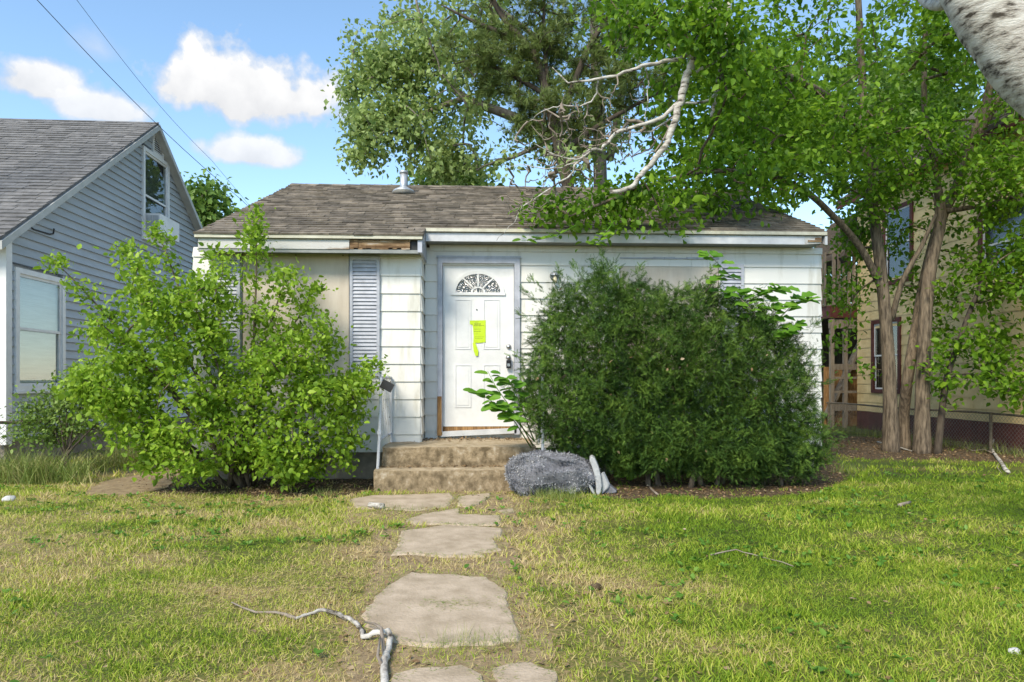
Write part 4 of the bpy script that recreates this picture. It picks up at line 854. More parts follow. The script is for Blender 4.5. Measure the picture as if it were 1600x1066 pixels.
# --- thin sapling beside it
C = np.concatenate([ell(1545, 520, 10.6, 60, 90, .5, 26), ell(1575, 600, 10.3, 40, 45, .4, 14), ell(1500, 450, 10.8, 35, 50, .3, 9), ell(1470, 580, 10.8, 25, 50, .2, 7), ell(1590, 430, 10.4, 40, 50, .4, 12)])
tree('sapling', (7.7, 10.7, 0), 'thin dark leaning sapling beside the three-trunk tree', 'tree', [([(1464, 716, 10.8), (1472, 640, 10.8), (1481, 585, 10.8), (1500, 530, 10.75), (1516, 485, 10.7), (1536, 440, 10.6), (1560, 390, 10.5)], [.06, .05, .045, .04, .035, .028, .012])],
     [([(1480, 590, 10.8), (1520, 585, 10.7), (1570, 605, 10.5)], [.02, .016, .008])], C, M['barkd'], M['leaf_right'], 36, .13, .095, LEAF6, .005, droop=.8)
# --- leaning birch, its broken pale limbs hanging over the roof
bt = empty('birch_tree', (4.4, 3.5, 0), 'white-barked birch leaning in from the side, bare pale limbs hanging over the roof', 'tree')
P, r = [Vector(p) for p in ((4.5, 3.5, -.1), (4.35, 3.55, .8), (4.05, 3.65, 1.8), (3.72, 3.85, 2.58), (3.27, 4.0, 3.2), (2.96, 4.1, 3.8), (2.9, 4.5, 4.8), (2.8, 5.4, 5.7), (2.75, 6.6, 6.4), (2.7, 7.4, 6.1), (2.62, 7.6, 5.2))], [.3, .27, .25, .235, .215, .18, .15, .13, .11, .09, .075]
pp = [];  rr_ = []
for i in range(len(P) - 1):
    p0, p1, p2, p3 = P[max(i - 1, 0)], P[i], P[i + 1], P[min(i + 2, len(P) - 1)]
    for k in range(5): t = k / 5; pp.append(.5 * ((2 * p1) + (p2 - p0) * t + (2 * p0 - 5 * p1 + 4 * p2 - p3) * t * t + (3 * p1 - p0 - 3 * p2 + p3) * t ** 3)); rr_.append((r[i] + (r[i + 1] - r[i]) * t) * random.uniform(.97, 1.03))
pp.append(P[-1]); rr_.append(r[-1])
MB().tube(pp, rr_, 18).build('trunk', M['birch'], bt, True)
P, r = polyline([(1530, -25, 4.2), (1480, 2, 4.4), (1445, -2, 4.7), (1400, -60, 5.2)], [.07, .05, .04, .02]); MB().tube(P, r, 9).build('limb', M['birch'], bt, True)
dB = 7.6; bl = [([(1118, -40, dB), (1098, 20, dB), (1084, 75, dB), (1075, 116, dB), (1063, 158, dB), (1050, 203, dB), (1039, 229, dB), (1009, 266, dB + .05), (986, 293, dB + .1), (953, 300, dB + .1)], [.085, .082, .08, .078, .072, .062, .058, .052, .046, .034]),
    ([(1065, 158, dB), (1024, 188, dB), (968, 205, dB), (945, 229, dB), (923, 236, dB), (904, 253, dB), (878, 285, dB), (818, 323, dB), (803, 349, dB - .02), (776, 376, dB)], [.04, .036, .034, .03, .026, .022, .016, .01, .007, .003]),
    ([(1080, 78, dB), (1062, 92, dB), (1013, 101, dB - .1), (975, 114, dB - .1), (930, 124, dB - .1), (889, 128, dB - .1), (863, 105, dB - .1)], [.045, .04, .034, .03, .024, .016, .006]),
    ([(934, 124, dB - .1), (930, 150, dB), (911, 165, dB), (878, 165, dB), (851, 173, dB), (825, 190, dB)], [.02, .017, .015, .012, .008, .003]),
    ([(1064, 162, dB), (1110, 156, dB + .1), (1122, 120, dB + .1), (1131, 90, dB + .1), (1137, 56, dB + .1), (1142, -30, dB + .1)], [.02, .026, .034, .036, .038, .042]),
    ([(1088, 113, dB), (1110, 100, dB), (1129, 90, dB + .1)], [.03, .03, .03]), ([(1112, 182, dB + .1), (1118, 160, dB + .1), (1125, 118, dB + .1)], [.03, .034, .034]),
    ([(923, 236, dB), (900, 251, dB - .1), (855, 236, dB - .1), (835, 225, dB - .1)], [.02, .014, .008, .003]), ([(904, 253, dB), (866, 264, dB), (814, 259, dB), (790, 262, dB)], [.016, .011, .006, .002]),
    ([(1056, 180, dB), (1020, 204, dB + .1), (985, 206, dB + .1)], [.02, .014, .006]), ([(1010, 190, dB), (1012, 130, dB), (1008, 105, dB - .1)], [.006, .01, .012]), ([(1080, 75, dB), (1055, 78, dB), (1040, 66, dB)], [.03, .024, .016])]
seeds = []
for pts, rr in bl:
    P, r = polyline(pts, [q * .6 for q in rr])
    for q in P[1:-1]: q += Vector(rng.normal(size=3)) * .008
    MB().tube(P, r, 9).build('limb', M['birch'], bt, True); seeds.append((P, r))
tw = np.concatenate([ell(885, 230, dB + .3, 90, 70, .5, 120), ell(860, 290, dB + .3, 70, 35, .3, 60), ell(940, 180, dB, 80, 60, .3, 50), ell(1000, 230, dB + .2, 70, 40, .3, 50), ell(800, 320, dB, 40, 25, .2, 20)]); tw = tw[clear_of_houses(tw, .04)]
grow(bt, seeds[1:], tw, M['twig'], .0042, 'twigs', 4, sag=-.06, wiggle=.25)
# leaves hanging in front of the fascia, each its own
def leaf_mesh(seed, lobes=0):
    rr = random.Random(seed); n = 12; v = [(0, .5, 0)]; 
    for i in range(n):
        t = 2 * math.pi * i / n; w = .36 * (1 + .0 * lobes); y = .5 - .5 * math.cos(t); x = w * math.sin(t) * (1 - .25 * y) * (1 + (.22 * math.cos(i * 2 * math.pi / 2) if lobes else 0)); v.append((x, y, .10 * abs(x) / w - .12 * y * y + rr.uniform(-.015, .015)))
    me = bpy.data.meshes.new('leaf'); me.from_pydata(v, [], [(0, 1 + i, 1 + (i + 1) % n) for i in range(n)]); me.update(); return me
LM = {}
def leaf_obj(parent, p, d, nrm, size, matn, lobes=0):
    k = (matn, lobes, random.randrange(3))
    if k not in LM: LM[k] = leaf_mesh(k[2], lobes); LM[k].materials.append(M[matn])
    o = link('leaf', LM[k], None, parent); d = Vector(d).normalized(); x = d.cross(Vector(nrm)).normalized(); z = x.cross(d)
    m4 = Matrix((x * size, d * size, z * size)).transposed().to_4x4(); m4.translation = Vector(p); o.matrix_basis = m4; return o

# --- silver maple behind the house
dM = 19
C = polyclumps([(532, 132), (545, 60), (560, 50), (600, 25), (640, -70), (700, -180), (1000, -200), (1000, 120), (960, 260), (880, 300), (800, 285), (690, 278), (650, 262), (600, 235), (580, 262), (548, 258), (552, 235), (535, 205), (560, 185), (535, 180), (570, 160)], 230, dM, 1.6)
hole = lambda x, y, cx, cy, rx_, ry_: ((x - cx) / rx_) ** 2 + ((y - cy) / ry_) ** 2 < 1
C = np.concatenate([C, ell(610, 95, dM, 70, 60, 1.4, 34), ell(575, 215, 18.6, 36, 42, .8, 20), ell(640, 190, 18.8, 55, 40, 1, 22), ell(690, 250, 18.8, 55, 26, .8, 20), ell(720, 120, dM, 80, 80, 1.4, 30), ell(555, 140, dM, 22, 18, .5, 7)])
pxs = np.array([[800 + F * (c[0] * math.cos(TH) - c[1] * math.sin(TH)) / depth_of(c), HOR - F * (c[2] - CH) / depth_of(c)] for c in C])
k = ~(hole(pxs[:, 0], pxs[:, 1], 615, 250, 22, 22) | hole(pxs[:, 0], pxs[:, 1], 680, 135, 22, 14) | hole(pxs[:, 0], pxs[:, 1], 763, 212, 24, 20) | hole(pxs[:, 0], pxs[:, 1], 590, 150, 30, 8) | hole(pxs[:, 0], pxs[:, 1], 672, 240, 28, 10))
tree('maple_tree', W(945, 592, 20) - Vector((0, 0, 1.2)), 'tall silvery green maple spreading against the sky behind the brown roof', 'tree', [([(945, 660, 20), (940, 400, 20), (936, 200, 20), (930, 90, 20), (925, -60, 20)], [.26, .22, .18, .14, .08]), ([(952, 250, 20), (975, 120, 20), (985, -60, 20)], [.13, .1, .06])],
     [([(936, 240, 20), (870, 215, 19.5), (800, 182, 19), (727, 153, 19), (692, 118, 19), (665, 60, 19), (650, 0, 19)], [.2, .17, .14, .12, .09, .06, .03]), ([(727, 153, 19), (670, 175, 18.8), (610, 212, 18.6), (565, 240, 18.5)], [.09, .07, .045, .02]),
      ([(692, 118, 19), (620, 110, 19), (560, 130, 19)], [.06, .04, .015]), ([(930, 120, 20), (840, 60, 19.5), (740, -20, 19)], [.12, .08, .03]), ([(870, 215, 19.5), (790, 250, 19), (720, 268, 18.8)], [.07, .05, .02])], C[k], M['barkg'], M['leaf_maple'], 78, .25, .145, LEAF4, .011, droop=.9)
# --- pine in front of it
dP = 15.5; C = np.concatenate([ell(790, 55, dP, 95, 70, 1, 70), ell(900, 60, dP, 90, 95, 1.2, 80), ell(780, 115, dP, 70, 40, .8, 40), ell(885, 190, dP, 75, 50, .9, 50), ell(995, 160, dP, 85, 75, 1, 55), ell(840, -80, dP, 130, 70, 1.2, 50), ell(980, 30, dP, 70, 70, 1, 34), ell(820, 165, dP, 40, 45, .6, 20)])
pt, tips = None, None
pt = empty('pine_tree', W(900, 592, dP) - Vector((0, 0, 1.2)), 'dark pine with upswept limbs and soft needle tufts behind the roof', 'tree'); seeds = []
for i, (pts, rr) in enumerate([([(905, 675, dP), (900, 480, dP), (893, 330, dP), (877, 245, dP), (862, 180, dP), (850, 130, dP), (832, 82, dP), (800, 45, dP), (770, 0, dP), (740, -80, dP)], [.19, .17, .15, .135, .12, .105, .09, .075, .06, .03]), ([(868, 205, dP), (890, 150, dP), (920, 75, dP), (965, 0, dP), (990, -70, dP)], [.09, .08, .065, .05, .02]),
                                ([(856, 150, dP), (800, 118, dP), (745, 95, dP), (710, 100, dP)], [.06, .05, .03, .01]), ([(812, 60, dP), (750, 38, dP), (690, 8, dP)], [.06, .045, .015]), ([(875, 240, dP), (930, 200, dP), (1000, 160, dP), (1060, 130, dP)], [.08, .06, .04, .015]), ([(862, 180, dP), (850, 60, dP), (852, -40, dP)], [.06, .045, .02])]):
    P, r = polyline(pts, rr); MB().tube(P, r, 10).build('trunk' if i == 0 else 'limb', M['barkd'], pt, True); seeds.append((P, r))
C = C[clear_of_houses(C, .2)]; _, tips = grow(pt, seeds, C, M['barkd'], .0075, sag=.08)
tips = tips[::2]; V, Fc = clump_leaves(tips, 19, .15, .2, PINE, droop=-.5); link('needles', np_mesh('needles', V, Fc), M['leaf_pine'], pt)
# --- trees further back
def far_tree(px, py, d, rx_, ry_, n, label, leaf='leaf_back', name='background_tree', per=90, sg=.5, size=.26):
    b = W(px, HOR, d); C = ell(px, py, d, rx_, ry_, rx_ * d / F * .8, n)
    return tree(name, (b.x, b.y, 0), label, 'tree', [([(px, HOR + CH * F / d + 2, d), (px + 3, (py + ry_ + HOR) / 2, d), (px, py + ry_ * .3, d), (px - 4, py - ry_ * .6, d)], [.28, .24, .18, .05])], [], C, M['barkg'], M[leaf], per, sg, size, LEAF4, .014, 'trees standing behind the houses')
far_tree(318, 335, 30, 34, 40, 26, 'pale green tree just showing between the two roofs')
far_tree(712, 300, 25, 55, 28, 26, 'small bright green tree peeking over the ridge beside the vent pipe')
far_tree(1370, 180, 22, 160, 130, 80, 'tall pale green tree rising behind the three-trunk tree', per=85)
far_tree(1160, 190, 21, 130, 120, 60, 'mid green tree behind the brown roof beyond the hanging birch limbs', 'leaf_right', per=80)
far_tree(1310, 500, 25, 60, 130, 60, 'low leafy tree filling the gap beside the grey deck', per=80)

# --- light green shrub by the boarded window
SH = [(78, 400), (112, 398), (150, 428), (195, 380), (232, 398), (246, 352), (276, 368), (300, 398), (330, 378), (388, 398), (400, 330), (414, 350), (422, 398), (455, 418), (492, 440), (487, 480), (522, 500), (528, 560), (582, 560), (594, 600), (572, 640), (582, 690), (540, 742), (470, 752), (430, 745), (400, 722), (330, 748), (280, 757), (240, 742), (190, 700), (150, 640), (108, 612), (108, 575), (160, 560), (138, 520), (160, 490), (212, 480), (180, 450), (118, 430)]
YSH = 7.42; SH = [(370 + (x - 370) * .95, 600 + (y - 600) * .96) for x, y in SH]
shb = empty('leafy_shrub', (WG(395, 752).x, 7.75, 0), 'large light green leafy shrub sprawling in front of the boarded window', 'shrub'); bz = WG(395, 752)
seeds = []
for i, (x, y, dd) in enumerate([(85, 408, -.25), (150, 500, -.5), (130, 592, -.4), (195, 390, .1), (246, 362, .2), (330, 395, .25), (400, 338, .1), (300, 470, -.55), (450, 430, .2), (490, 450, .3), (520, 540, .1), (585, 570, .2), (560, 640, .0), (220, 660, -.3), (300, 600, -.65), (420, 560, -.6), (480, 620, -.5), (210, 450, 0)]):
    tip = WY(x, y, YSH + dd); b0 = Vector((bz.x + rng.uniform(-.14, .14), 7.72 + rng.uniform(-.12, .12), -.02)); mid = b0.lerp(tip, .5) + Vector((0, 0, .28)); P = []
    for k in range(9):
        t = k / 8; P.append(b0 * (1 - t) ** 2 + mid * 2 * t * (1 - t) + tip * t * t + (Vector(rng.normal(size=3)) * .015 if 0 < k < 8 else Vector((0, 0, 0))))
    rr = [.026 * (1 - .82 * k / 8) for k in range(9)]; MB().tube(P, rr, 7).build('stem', M['bark'], shb, True); seeds.append((P, rr))
Cs, _ = inflate(SH, YSH, .6, .45, 640, .68, .3); Cs = Cs[clear_of_houses(Cs, .1)]
k = (Cs[:, 2] > .12) & (rng.random(len(Cs)) < np.clip(1.36 - .47 * Cs[:, 2] + 1.3 * (vnoise(Cs[:, 0] + 30, Cs[:, 2] + 30, .33, 17) - .5), .1, 1)); Cs = Cs[k]
_, tips = grow(shb, seeds, Cs, M['bark'], .0028, sag=.05)
for P, r in seeds: tips += [(np.array(P[k]), np.array(P[k + 1])) for k in range(4, 8) for _ in range(2)]
if True: V, Fc = clump_leaves(tips, 52, .08, .052, LEAF6, .35, .9, True, .42); link('foliage', np_mesh('foliage', V, Fc), M['leaf_shrub'], shb)
# shoots standing out of its outline
tp = []
for x, y, dx, dy in ((80, 402, 28, 6), (192, 378, 10, 30), (243, 350, 10, 30), (402, 326, -3, 44), (402, 350, 6, 50), (112, 572, 40, 10), (135, 515, 30, 14), (590, 566, -22, 12), (575, 600, -20, 0), (160, 488, 40, 10), (500, 445, -15, 20)):
    a = WY(x + dx, y + dy, YSH - .1); b = WY(x, y, YSH - .1)
    for t in np.linspace(0, 1, 6): tp.append((np.array(a.lerp(b, t * .8)), np.array(a.lerp(b, min(1, t * .8 + .2)))))
V, Fc = clump_leaves(tp, 9, .028, .05, LEAF6, .2, .8); tag(link('shoots', np_mesh('shoots', V, Fc), M['leaf_shrub'], shb), kind='stuff')
# --- yew bush
YW = [(818, 655), (800, 606), (824, 556), (838, 505), (858, 478), (862, 456), (892, 443), (908, 432), (926, 422), (941, 404), (955, 427), (985, 434), (1000, 430), (1030, 444), (1080, 444), (1110, 446), (1145, 458), (1185, 474), (1225, 498), (1252, 528), (1266, 570), (1276, 620), (1292, 670), (1298, 715), (1280, 748), (1200, 755), (1100, 748), (1000, 742), (940, 734), (880, 708), (838, 680)]
YY = 7.56; yc_ = sum(p[0] for p in YW) / len(YW); YW = [(yc_ - 4 + (x - yc_) * .965, 590 + (y - 590) * .955) for x, y in YW]; yb_ = WY(1060, 600, YY); yw = empty('yew_bush', (yb_.x, YY, 0), 'big dense dark green yew bush under the boarded window past the door', 'bush')
for i in range(14):
    x = WY(rng.uniform(900, 1230), 700, YY).x; MB().tube([(x, YY + rng.uniform(-.2, .2), -.05), (x + rng.normal() * .1, YY + rng.normal() * .1, .5), (x + rng.normal() * .3, YY + rng.normal() * .15, 1.2), (x + rng.normal() * .4, YY + rng.normal() * .2, 1.75)], [.035, .028, .018, .006], 7).build('stem', M['bark'], yw, True)
Cc, sg = inflate(YW, YY, .62, .6, 3600, .7, .74); k = (Cc[:, 1] < YD - .1) & (Cc[:, 2] > .08); Cc = Cc[k]; sg = sg[k]
cen = np.array([yb_.x, YY, .8]); cd = norm(Cc - cen) * .8 + rng.normal(size=Cc.shape) * .38; cd[:, 1] += sg * .45; cd[:, 2] += .35; cd = norm(cd)
lump = vnoise(Cc[:, 0] + 60, Cc[:, 2] + 60, .26, 41) - .55 + .5 * (vnoise(Cc[:, 0] + 60, Cc[:, 2] + 60, .12, 42) - .5); Cc = Cc + cd * ((rng.random((len(Cc), 1)) - .6) * .12 + lump[:, None] * .36); k = rng.random(len(Cc)) < .55 + 1.1 * lump + .3; Cc = Cc[k]; cd = cd[k]
kk = 12; D = np.repeat(cd, kk, 0); P = np.repeat(Cc, kk, 0) + D * rng.uniform(-.12, .03, (len(D), 1)) + rng.normal(size=D.shape) * .045; D = D + rng.normal(size=D.shape) * .95
k = P[:, 1] < YD - .04; P = P[k]; D = D[k]; Nn = rng.normal(size=P.shape) * .6; Nn[:, 2] += 1; V1, F1 = scatter(*YEW, P, D, Nn, rng.uniform(.04, .07, len(P)))
Pi, sgi = inflate(YW, YY, .45, .55, 11000, .5, .1); k = (Pi[:, 2] > .12) & (Pi[:, 1] < YD - .08); Pi = Pi[k]; V2, F2 = scatter(*YEW, Pi, rng.normal(size=Pi.shape), rng.normal(size=Pi.shape), np.full(len(Pi), .15))
tips_ = [(835, 470, -20, -18), (832, 500, -24, -10), (845, 452, -20, -20), (880, 440, -8, -20), (942, 408, -1, -22), (932, 420, -10, -20), (955, 424, 8, -18), (998, 426, 4, -16), (1108, 430, 4, -14), (905, 428, -10, -18), (1268, 510, 14, -14), (1285, 600, 20, -6), (815, 560, -20, -10), (800, 605, -18, -4)]
Pt = []; Dt = []
for x, y, dx, dy in tips_:
    for q in range(26):
        t = rng.random() * 1.3 - .5; a = WY(x + dx * t + rng.normal() * 4 * (1 - t), y + dy * t + rng.normal() * 3, YY + rng.normal() * .1); Pt.append(tuple(a)); Dt.append((dx * .03 + rng.normal() * .4, rng.normal() * .3, -dy * .03 + rng.normal() * .3))
V3, F3 = scatter(*YEW, np.array(Pt), np.array(Dt), rng.normal(size=(len(Pt), 3)), rng.uniform(.05, .09, len(Pt)))
link('foliage', np_mesh('foliage', np.concatenate([V1, V2, V3]), np.concatenate([F1, F2 + len(V1), F3 + len(V1) + len(V2)])), M['leaf_yew'], yw)
k = rng.integers(0, len(P), 90); V, Fc = scatter(*LEAF6, P[k] - np.array([0, .03, 0]), rng.normal(size=(90, 3)), rng.normal(size=(90, 3)), rng.uniform(.03, .055, 90)); tag(link('dead_leaves', np_mesh('dead_leaves', V, Fc), M['litter'], yw), kind='stuff')
# --- plants with leaves large enough to pick out
def sprig(name, label, cat, base, stems, n, size, leafm, lobes=0, group=None, spread=.09):
    t = empty(name, base, label, cat, group)
    for pts in stems:
        P = [Vector(p) for p in pts]; MB().tube(P, [.008 * (1 - .75 * i / (len(P) - 1)) for i in range(len(P))], 6).build('stem', M['leaf_vine'] if lobes == 0 else M['twig'], t, True); m_ = max(2, n // len(stems))
        for i in range(m_):
            s = (.25 + .75 * (i + .5) / m_) * (len(P) - 1); k = min(int(s), len(P) - 2); p = P[k].lerp(P[k + 1], s - k); side = Vector((1 if i % 2 else -1, random.uniform(-.9, .2), random.uniform(-.2, .6)))
            leaf_obj(t, p + side.normalized() * random.uniform(.0, spread * .3) + Vector((0, random.uniform(-.05, .02), 0)), side + Vector((0, 0, -.1)), Vector((random.uniform(-.4, .4), random.uniform(-1.1, -.3), 1)), size * random.uniform(.7, 1.25), leafm, lobes)
    return t
b = W(815, 690, 7.5)
sprig('leafy_sprout', 'bright green broad-leaved sprout leaning out of the yew across the door', 'plant', (b.x, b.y, .3), [[W(835, 700, 7.6), W(800, 640, 7.35), W(775, 605, 7.25), W(762, 580, 7.2)], [W(835, 690, 7.6), W(800, 650, 7.3), W(765, 625, 7.2), W(742, 612, 7.15)], [W(830, 700, 7.5), W(805, 660, 7.25), W(785, 640, 7.2), W(770, 632, 7.2)], [W(835, 690, 7.6), W(812, 630, 7.3), W(800, 600, 7.25), W(790, 590, 7.2)]], 64, .125, 'leaf_vine')
b = WG(985, 752); sprig('broadleaf_plant', 'low plant with round bright leaves at the foot of the yew beside the rug', 'plant', b, [[b, b + Vector((-.08, -.06, .14)), b + Vector((-.2, -.1, .22))], [b, b + Vector((.03, -.05, .16)), b + Vector((.04, -.1, .28))], [b, b + Vector((.1, -.06, .14)), b + Vector((.22, -.1, .2))]], 20, .15, 'leaf_vine')
vs = []
for pts in ([(1090, 470), (1115, 440), (1140, 430), (1110, 400), (1103, 398)], [(1130, 500), (1170, 470), (1200, 455), (1225, 450)], [(1190, 540), (1215, 500), (1235, 480), (1260, 470), (1247, 465)], [(1150, 520), (1180, 490), (1150, 460), (1120, 455)], [(1180, 520), (1210, 490), (1190, 462)], [(1200, 540), (1225, 520), (1245, 505)]): vs.append([WY(x, y, 7.45 if i_ == 0 else 7.1 + .1 * math.sin(x)) for i_, (x, y) in enumerate(pts)])
sprig('wild_vine', 'bright green vine with lobed leaves climbing over the top of the yew', 'vine', (vs[0][0].x, 7.1, 1.9), vs, 110, .13, 'leaf_vine', 1)
b = W(860, 360, 7.8)
hs = [[W(900, 352, 7.75), W(870, 368, 7.62), W(845, 374, 7.6), W(815, 376, 7.6)], [W(960, 345, 7.8), W(945, 365, 7.7), W(935, 378, 7.66), W(928, 384, 7.65)]]
sprig('hanging_twig', 'leafy green twigs drooping from the roof edge over the fascia', 'branch', tuple(hs[0][0]), hs, 34, .09, 'leaf_right', 0)
# --- small shrub and tall grass on the left fence
b = WG(92, 752); b.y += .15; C = np.concatenate([ell(112, 640, 8.35, 75, 55, .3, 90), ell(140, 600, 8.5, 40, 40, .25, 34), ell(60, 672, 8.2, 42, 26, .25, 26)]); C = C[clear_of_houses(C, .05)]
sb = empty('fence_shrub', (b.x, b.y, 0), 'small wispy shrub growing through the chain-link fence', 'shrub'); seeds = []
for i in range(7):
    tip = W(60 + i * 22, 640 - 25 * math.sin(i), 8.35); P = [Vector((b.x, b.y, -.02)), Vector((b.x, b.y, .28)) + Vector(rng.normal(size=3)) * .03, Vector((b.x, b.y, .3)).lerp(tip, .5) + Vector((0, 0, .1)), tip]; r = [.016, .012, .007, .003]; MB().tube(P, r, 6).build('stem', M['barkd'], sb, True); seeds.append((P, r))
_, tips = grow(sb, seeds, C, M['barkd'], .002); V, Fc = clump_leaves(tips, 36, .085, .045, LEAF6, .3, .8); link('foliage', np_mesh('foliage', V, Fc), M['leaf_small'], sb)

# ------------------------------------------------------------------ lawn, litter, weeds
NOGRASS = [[tuple(p)[:2] for p in gpoly(q)] for q in SLABS + [SIDE]]
BEDS = [[tuple(p)[:2] for p in gpoly(q)] for q in (BED_L, BED_R, BED_T)]
def lawn_points(n, x0, x1, y0, y1):
    x = rng.uniform(x0, x1, n); y = rng.uniform(y0, y1, n); k = np.ones(n, bool)
    for p in NOGRASS: k &= ~inpoly(x, y, p)
    for p in BEDS: k &= ~(inpoly(x, y, p) & (rng.random(n) < .94))
    k &= ~((y > YB - .02) & (x > XL) & (x < XC)) & ~((y > YD - .02) & (x > XL) & (x < XR)) & ~((x > bx0) & (x < bx1) & (y > YF - .02) & (y < 8.6))
    k &= ~(x > XW - .1)
    k &= ~(((x - lo.x) * ln.x + (y - lo.y) * ln.y < .03) & (y > lo.y))
    cx = .0 - .02 * (y - 5); pd = np.abs(x + .02); k &= rng.random(n) < np.clip((pd - .2) / .8, .4, 1)       # worn beside the path
    return x[k], y[k]
Vs = []; Fs = []; off = 0
for (nt, per, x0, x1, y0, y1, h, wd) in ((11500, 11, -3.4, 3.6, 2.2, 4.4, .029, 1.35), (14000, 10, -6.2, 6.4, 4.4, 7.9, .034, 1.5), (5200, 9, -9, 9, 7.0, 12.5, .055, 1.5), (1500, 9, -5, 5, .8, 2.2, .05, 1.2)):
    tx, ty = lawn_points(nt, x0, x1, y0, y1); k = rng.random(len(tx)) < .45 + .8 * vnoise(tx + 50, ty + 50, .22, 3); tx, ty = tx[k], ty[k]
    x = np.repeat(tx, per) + rng.normal(size=len(tx) * per) * .034; y = np.repeat(ty, per) + rng.normal(size=len(tx) * per) * .034
    for p in NOGRASS: kk = ~inpoly(x, y, p); x, y = x[kk], y[kk]
    n = len(x); P = np.stack([x, y, np.zeros(n)], 1); D = np.stack([rng.normal(size=n) * .55, rng.normal(size=n) * .55, np.ones(n)], 1); Nn = np.stack([rng.normal(size=n), rng.normal(size=n), rng.normal(size=n) * .2], 1)
    S = h * (.55 + .9 * vnoise(x + 50, y + 50, .5, 9)) * rng.uniform(.6, 1.45, n); T = np.array(BLADE[0]) * np.array([wd * 1.15, 1, 1]); V, Fc = scatter(T, BLADE[1], P, D, Nn, S); Vs.append(V); Fs.append(Fc + off); off += len(V)
for (n, x0, x1, y0, y1, h) in ((60000, -3.4, 3.6, 2.2, 4.4, .032), (60000, -6.2, 6.4, 4.4, 8.2, .045)):
    x, y = lawn_points(n, x0, x1, y0, y1); n = len(x); P = np.stack([x, y, rng.uniform(.002, .016, n)], 1); D = np.stack([rng.normal(size=n), rng.normal(size=n), rng.uniform(.0, .35, n)], 1)
    V, Fc = scatter(np.array(BLADE[0]) * np.array([1.1, 1, .6]), BLADE[1], P, D, np.stack([rng.normal(size=n) * .4, rng.normal(size=n) * .4, np.ones(n)], 1), h * rng.uniform(.5, 1.2, n)); Vs.append(V); Fs.append(Fc + off); off += len(V)
tag(link('grass', np_mesh('grass', np.concatenate(Vs), np.concatenate(Fs)), M['blade']), 'patchy mown lawn of green and dried blades', 'grass', kind='stuff')
b = WG(92, 752)
# longer grass along the fence and the beds
Vs = []; Fs = []; off = 0
def tall(cx, cy, sx_, sy_, n, h):
    global off
    P = np.stack([cx + rng.normal(size=n) * sx_, cy + rng.normal(size=n) * sy_, np.zeros(n)], 1); k = clear_of_houses(P + np.array([0, 0, .1])); P = P[k]; n = len(P)
    D = np.stack([rng.normal(size=n) * .35, rng.normal(size=n) * .35, np.ones(n)], 1); V, Fc = scatter(np.array(BLADE[0]) * np.array([.26, 1, 1.4]), BLADE[1], P, D, rng.normal(size=(n, 3)), h * rng.uniform(.45, 1.3, n)); Vs.append(V); Fs.append(Fc + off); off += len(V)
for t in np.linspace(0, 1, 14): q = Vector(f0).lerp(Vector(f1), t); tall(q.x + .06, q.y - .02, .14, .12, 150, .22 + .09 * math.sin(t * 9))
for x, y, n, h in ((880, 782, 420, .13), (850, 776, 200, .12), (620, 800, 160, .08), (745, 1012, 220, .085), (505, 775, 160, .09), (1320, 740, 160, .14)): q = WG(x, y); tall(q.x, q.y, .13, .05, n, h)
for k_ in range(9): tall(b.x + rng.normal() * .25, b.y - .1 + rng.normal() * .1, .12, .1, 130, .34)
for t in np.linspace(.1, 1, 12): q = Vector(g0).lerp(Vector(g1), t); tall(q.x, q.y, .15, .3, 110, .2)
tag(link('tall_grass', np_mesh('tall_grass', np.concatenate(Vs), np.concatenate(Fs)), M['drygrass']), 'long green and straw grass along the fences and borders', 'grass', kind='stuff')
# flat-leaved weeds in the lawn
x, y = lawn_points(2600, -6, 6.5, 2.3, 8.4); k = vnoise(x + 9, y + 9, .7, 13) > .5; x, y = x[k], y[k]; x = np.repeat(x, 5) + rng.normal(size=len(x) * 5) * .012; y = np.repeat(y, 5) + rng.normal(size=len(y) * 5) * .012; n = len(x)
D = np.stack([rng.normal(size=n), rng.normal(size=n), np.full(n, .45)], 1); Nn = rng.normal(size=(n, 3)) * .3; Nn[:, 2] += 1
V, Fc = scatter(*LEAF6, np.stack([x, y, np.full(n, .022)], 1), D, Nn, rng.uniform(.02, .05, n)); tag(link('lawn_weeds', np_mesh('lawn_weeds', V, Fc), M['weed']), 'small flat-leaved weeds scattered through the lawn', 'weeds', kind='stuff')
# fallen leaves and bits
Ps = []
for p, n in zip(BEDS, (4200, 6000, 4500)):
    xs = [q[0] for q in p]; ys = [q[1] for q in p]; x = rng.uniform(min(xs), max(xs), n * 2); y = rng.uniform(min(ys), max(ys), n * 2); k = inpoly(x, y, p); x, y = x[k][:n], y[k][:n]; Ps.append(np.stack([x, y, np.full(len(x), .014)], 1))
x, y = lawn_points(900, -6, 6.5, 2.3, 8.4); Ps.append(np.stack([x, y, rng.uniform(.012, .035, len(x))], 1))
x = rng.uniform(-1.0, 1.0, 700); y = rng.uniform(2.4, 7.2, 700); k = np.ones(700, bool)
for p in NOGRASS[:3]: k &= ~inpoly(x, y, p)
Ps.append(np.stack([x[k], y[k], np.full(k.sum(), .012)], 1))
n = 420; Ps.append(np.stack([rng.uniform(sx0 + .02, sx1 - .02, n), 8.56 - np.abs(rng.normal(size=n)) * .18, np.full(n, .462)], 1)); n = 160; Ps.append(np.stack([rng.uniform(bx0 + .04, bx1 - .04, n), YM - .02 - np.abs(rng.normal(size=n)) * .05, np.full(n, .245)], 1))
P = np.concatenate(Ps); k = ~((P[:, 1] < 7.2) & (P[:, 2] > .4)); P = P[k]; D = rng.normal(size=P.shape); D[:, 2] *= .2; Nn = rng.normal(size=P.shape) * .35; Nn[:, 2] += 1
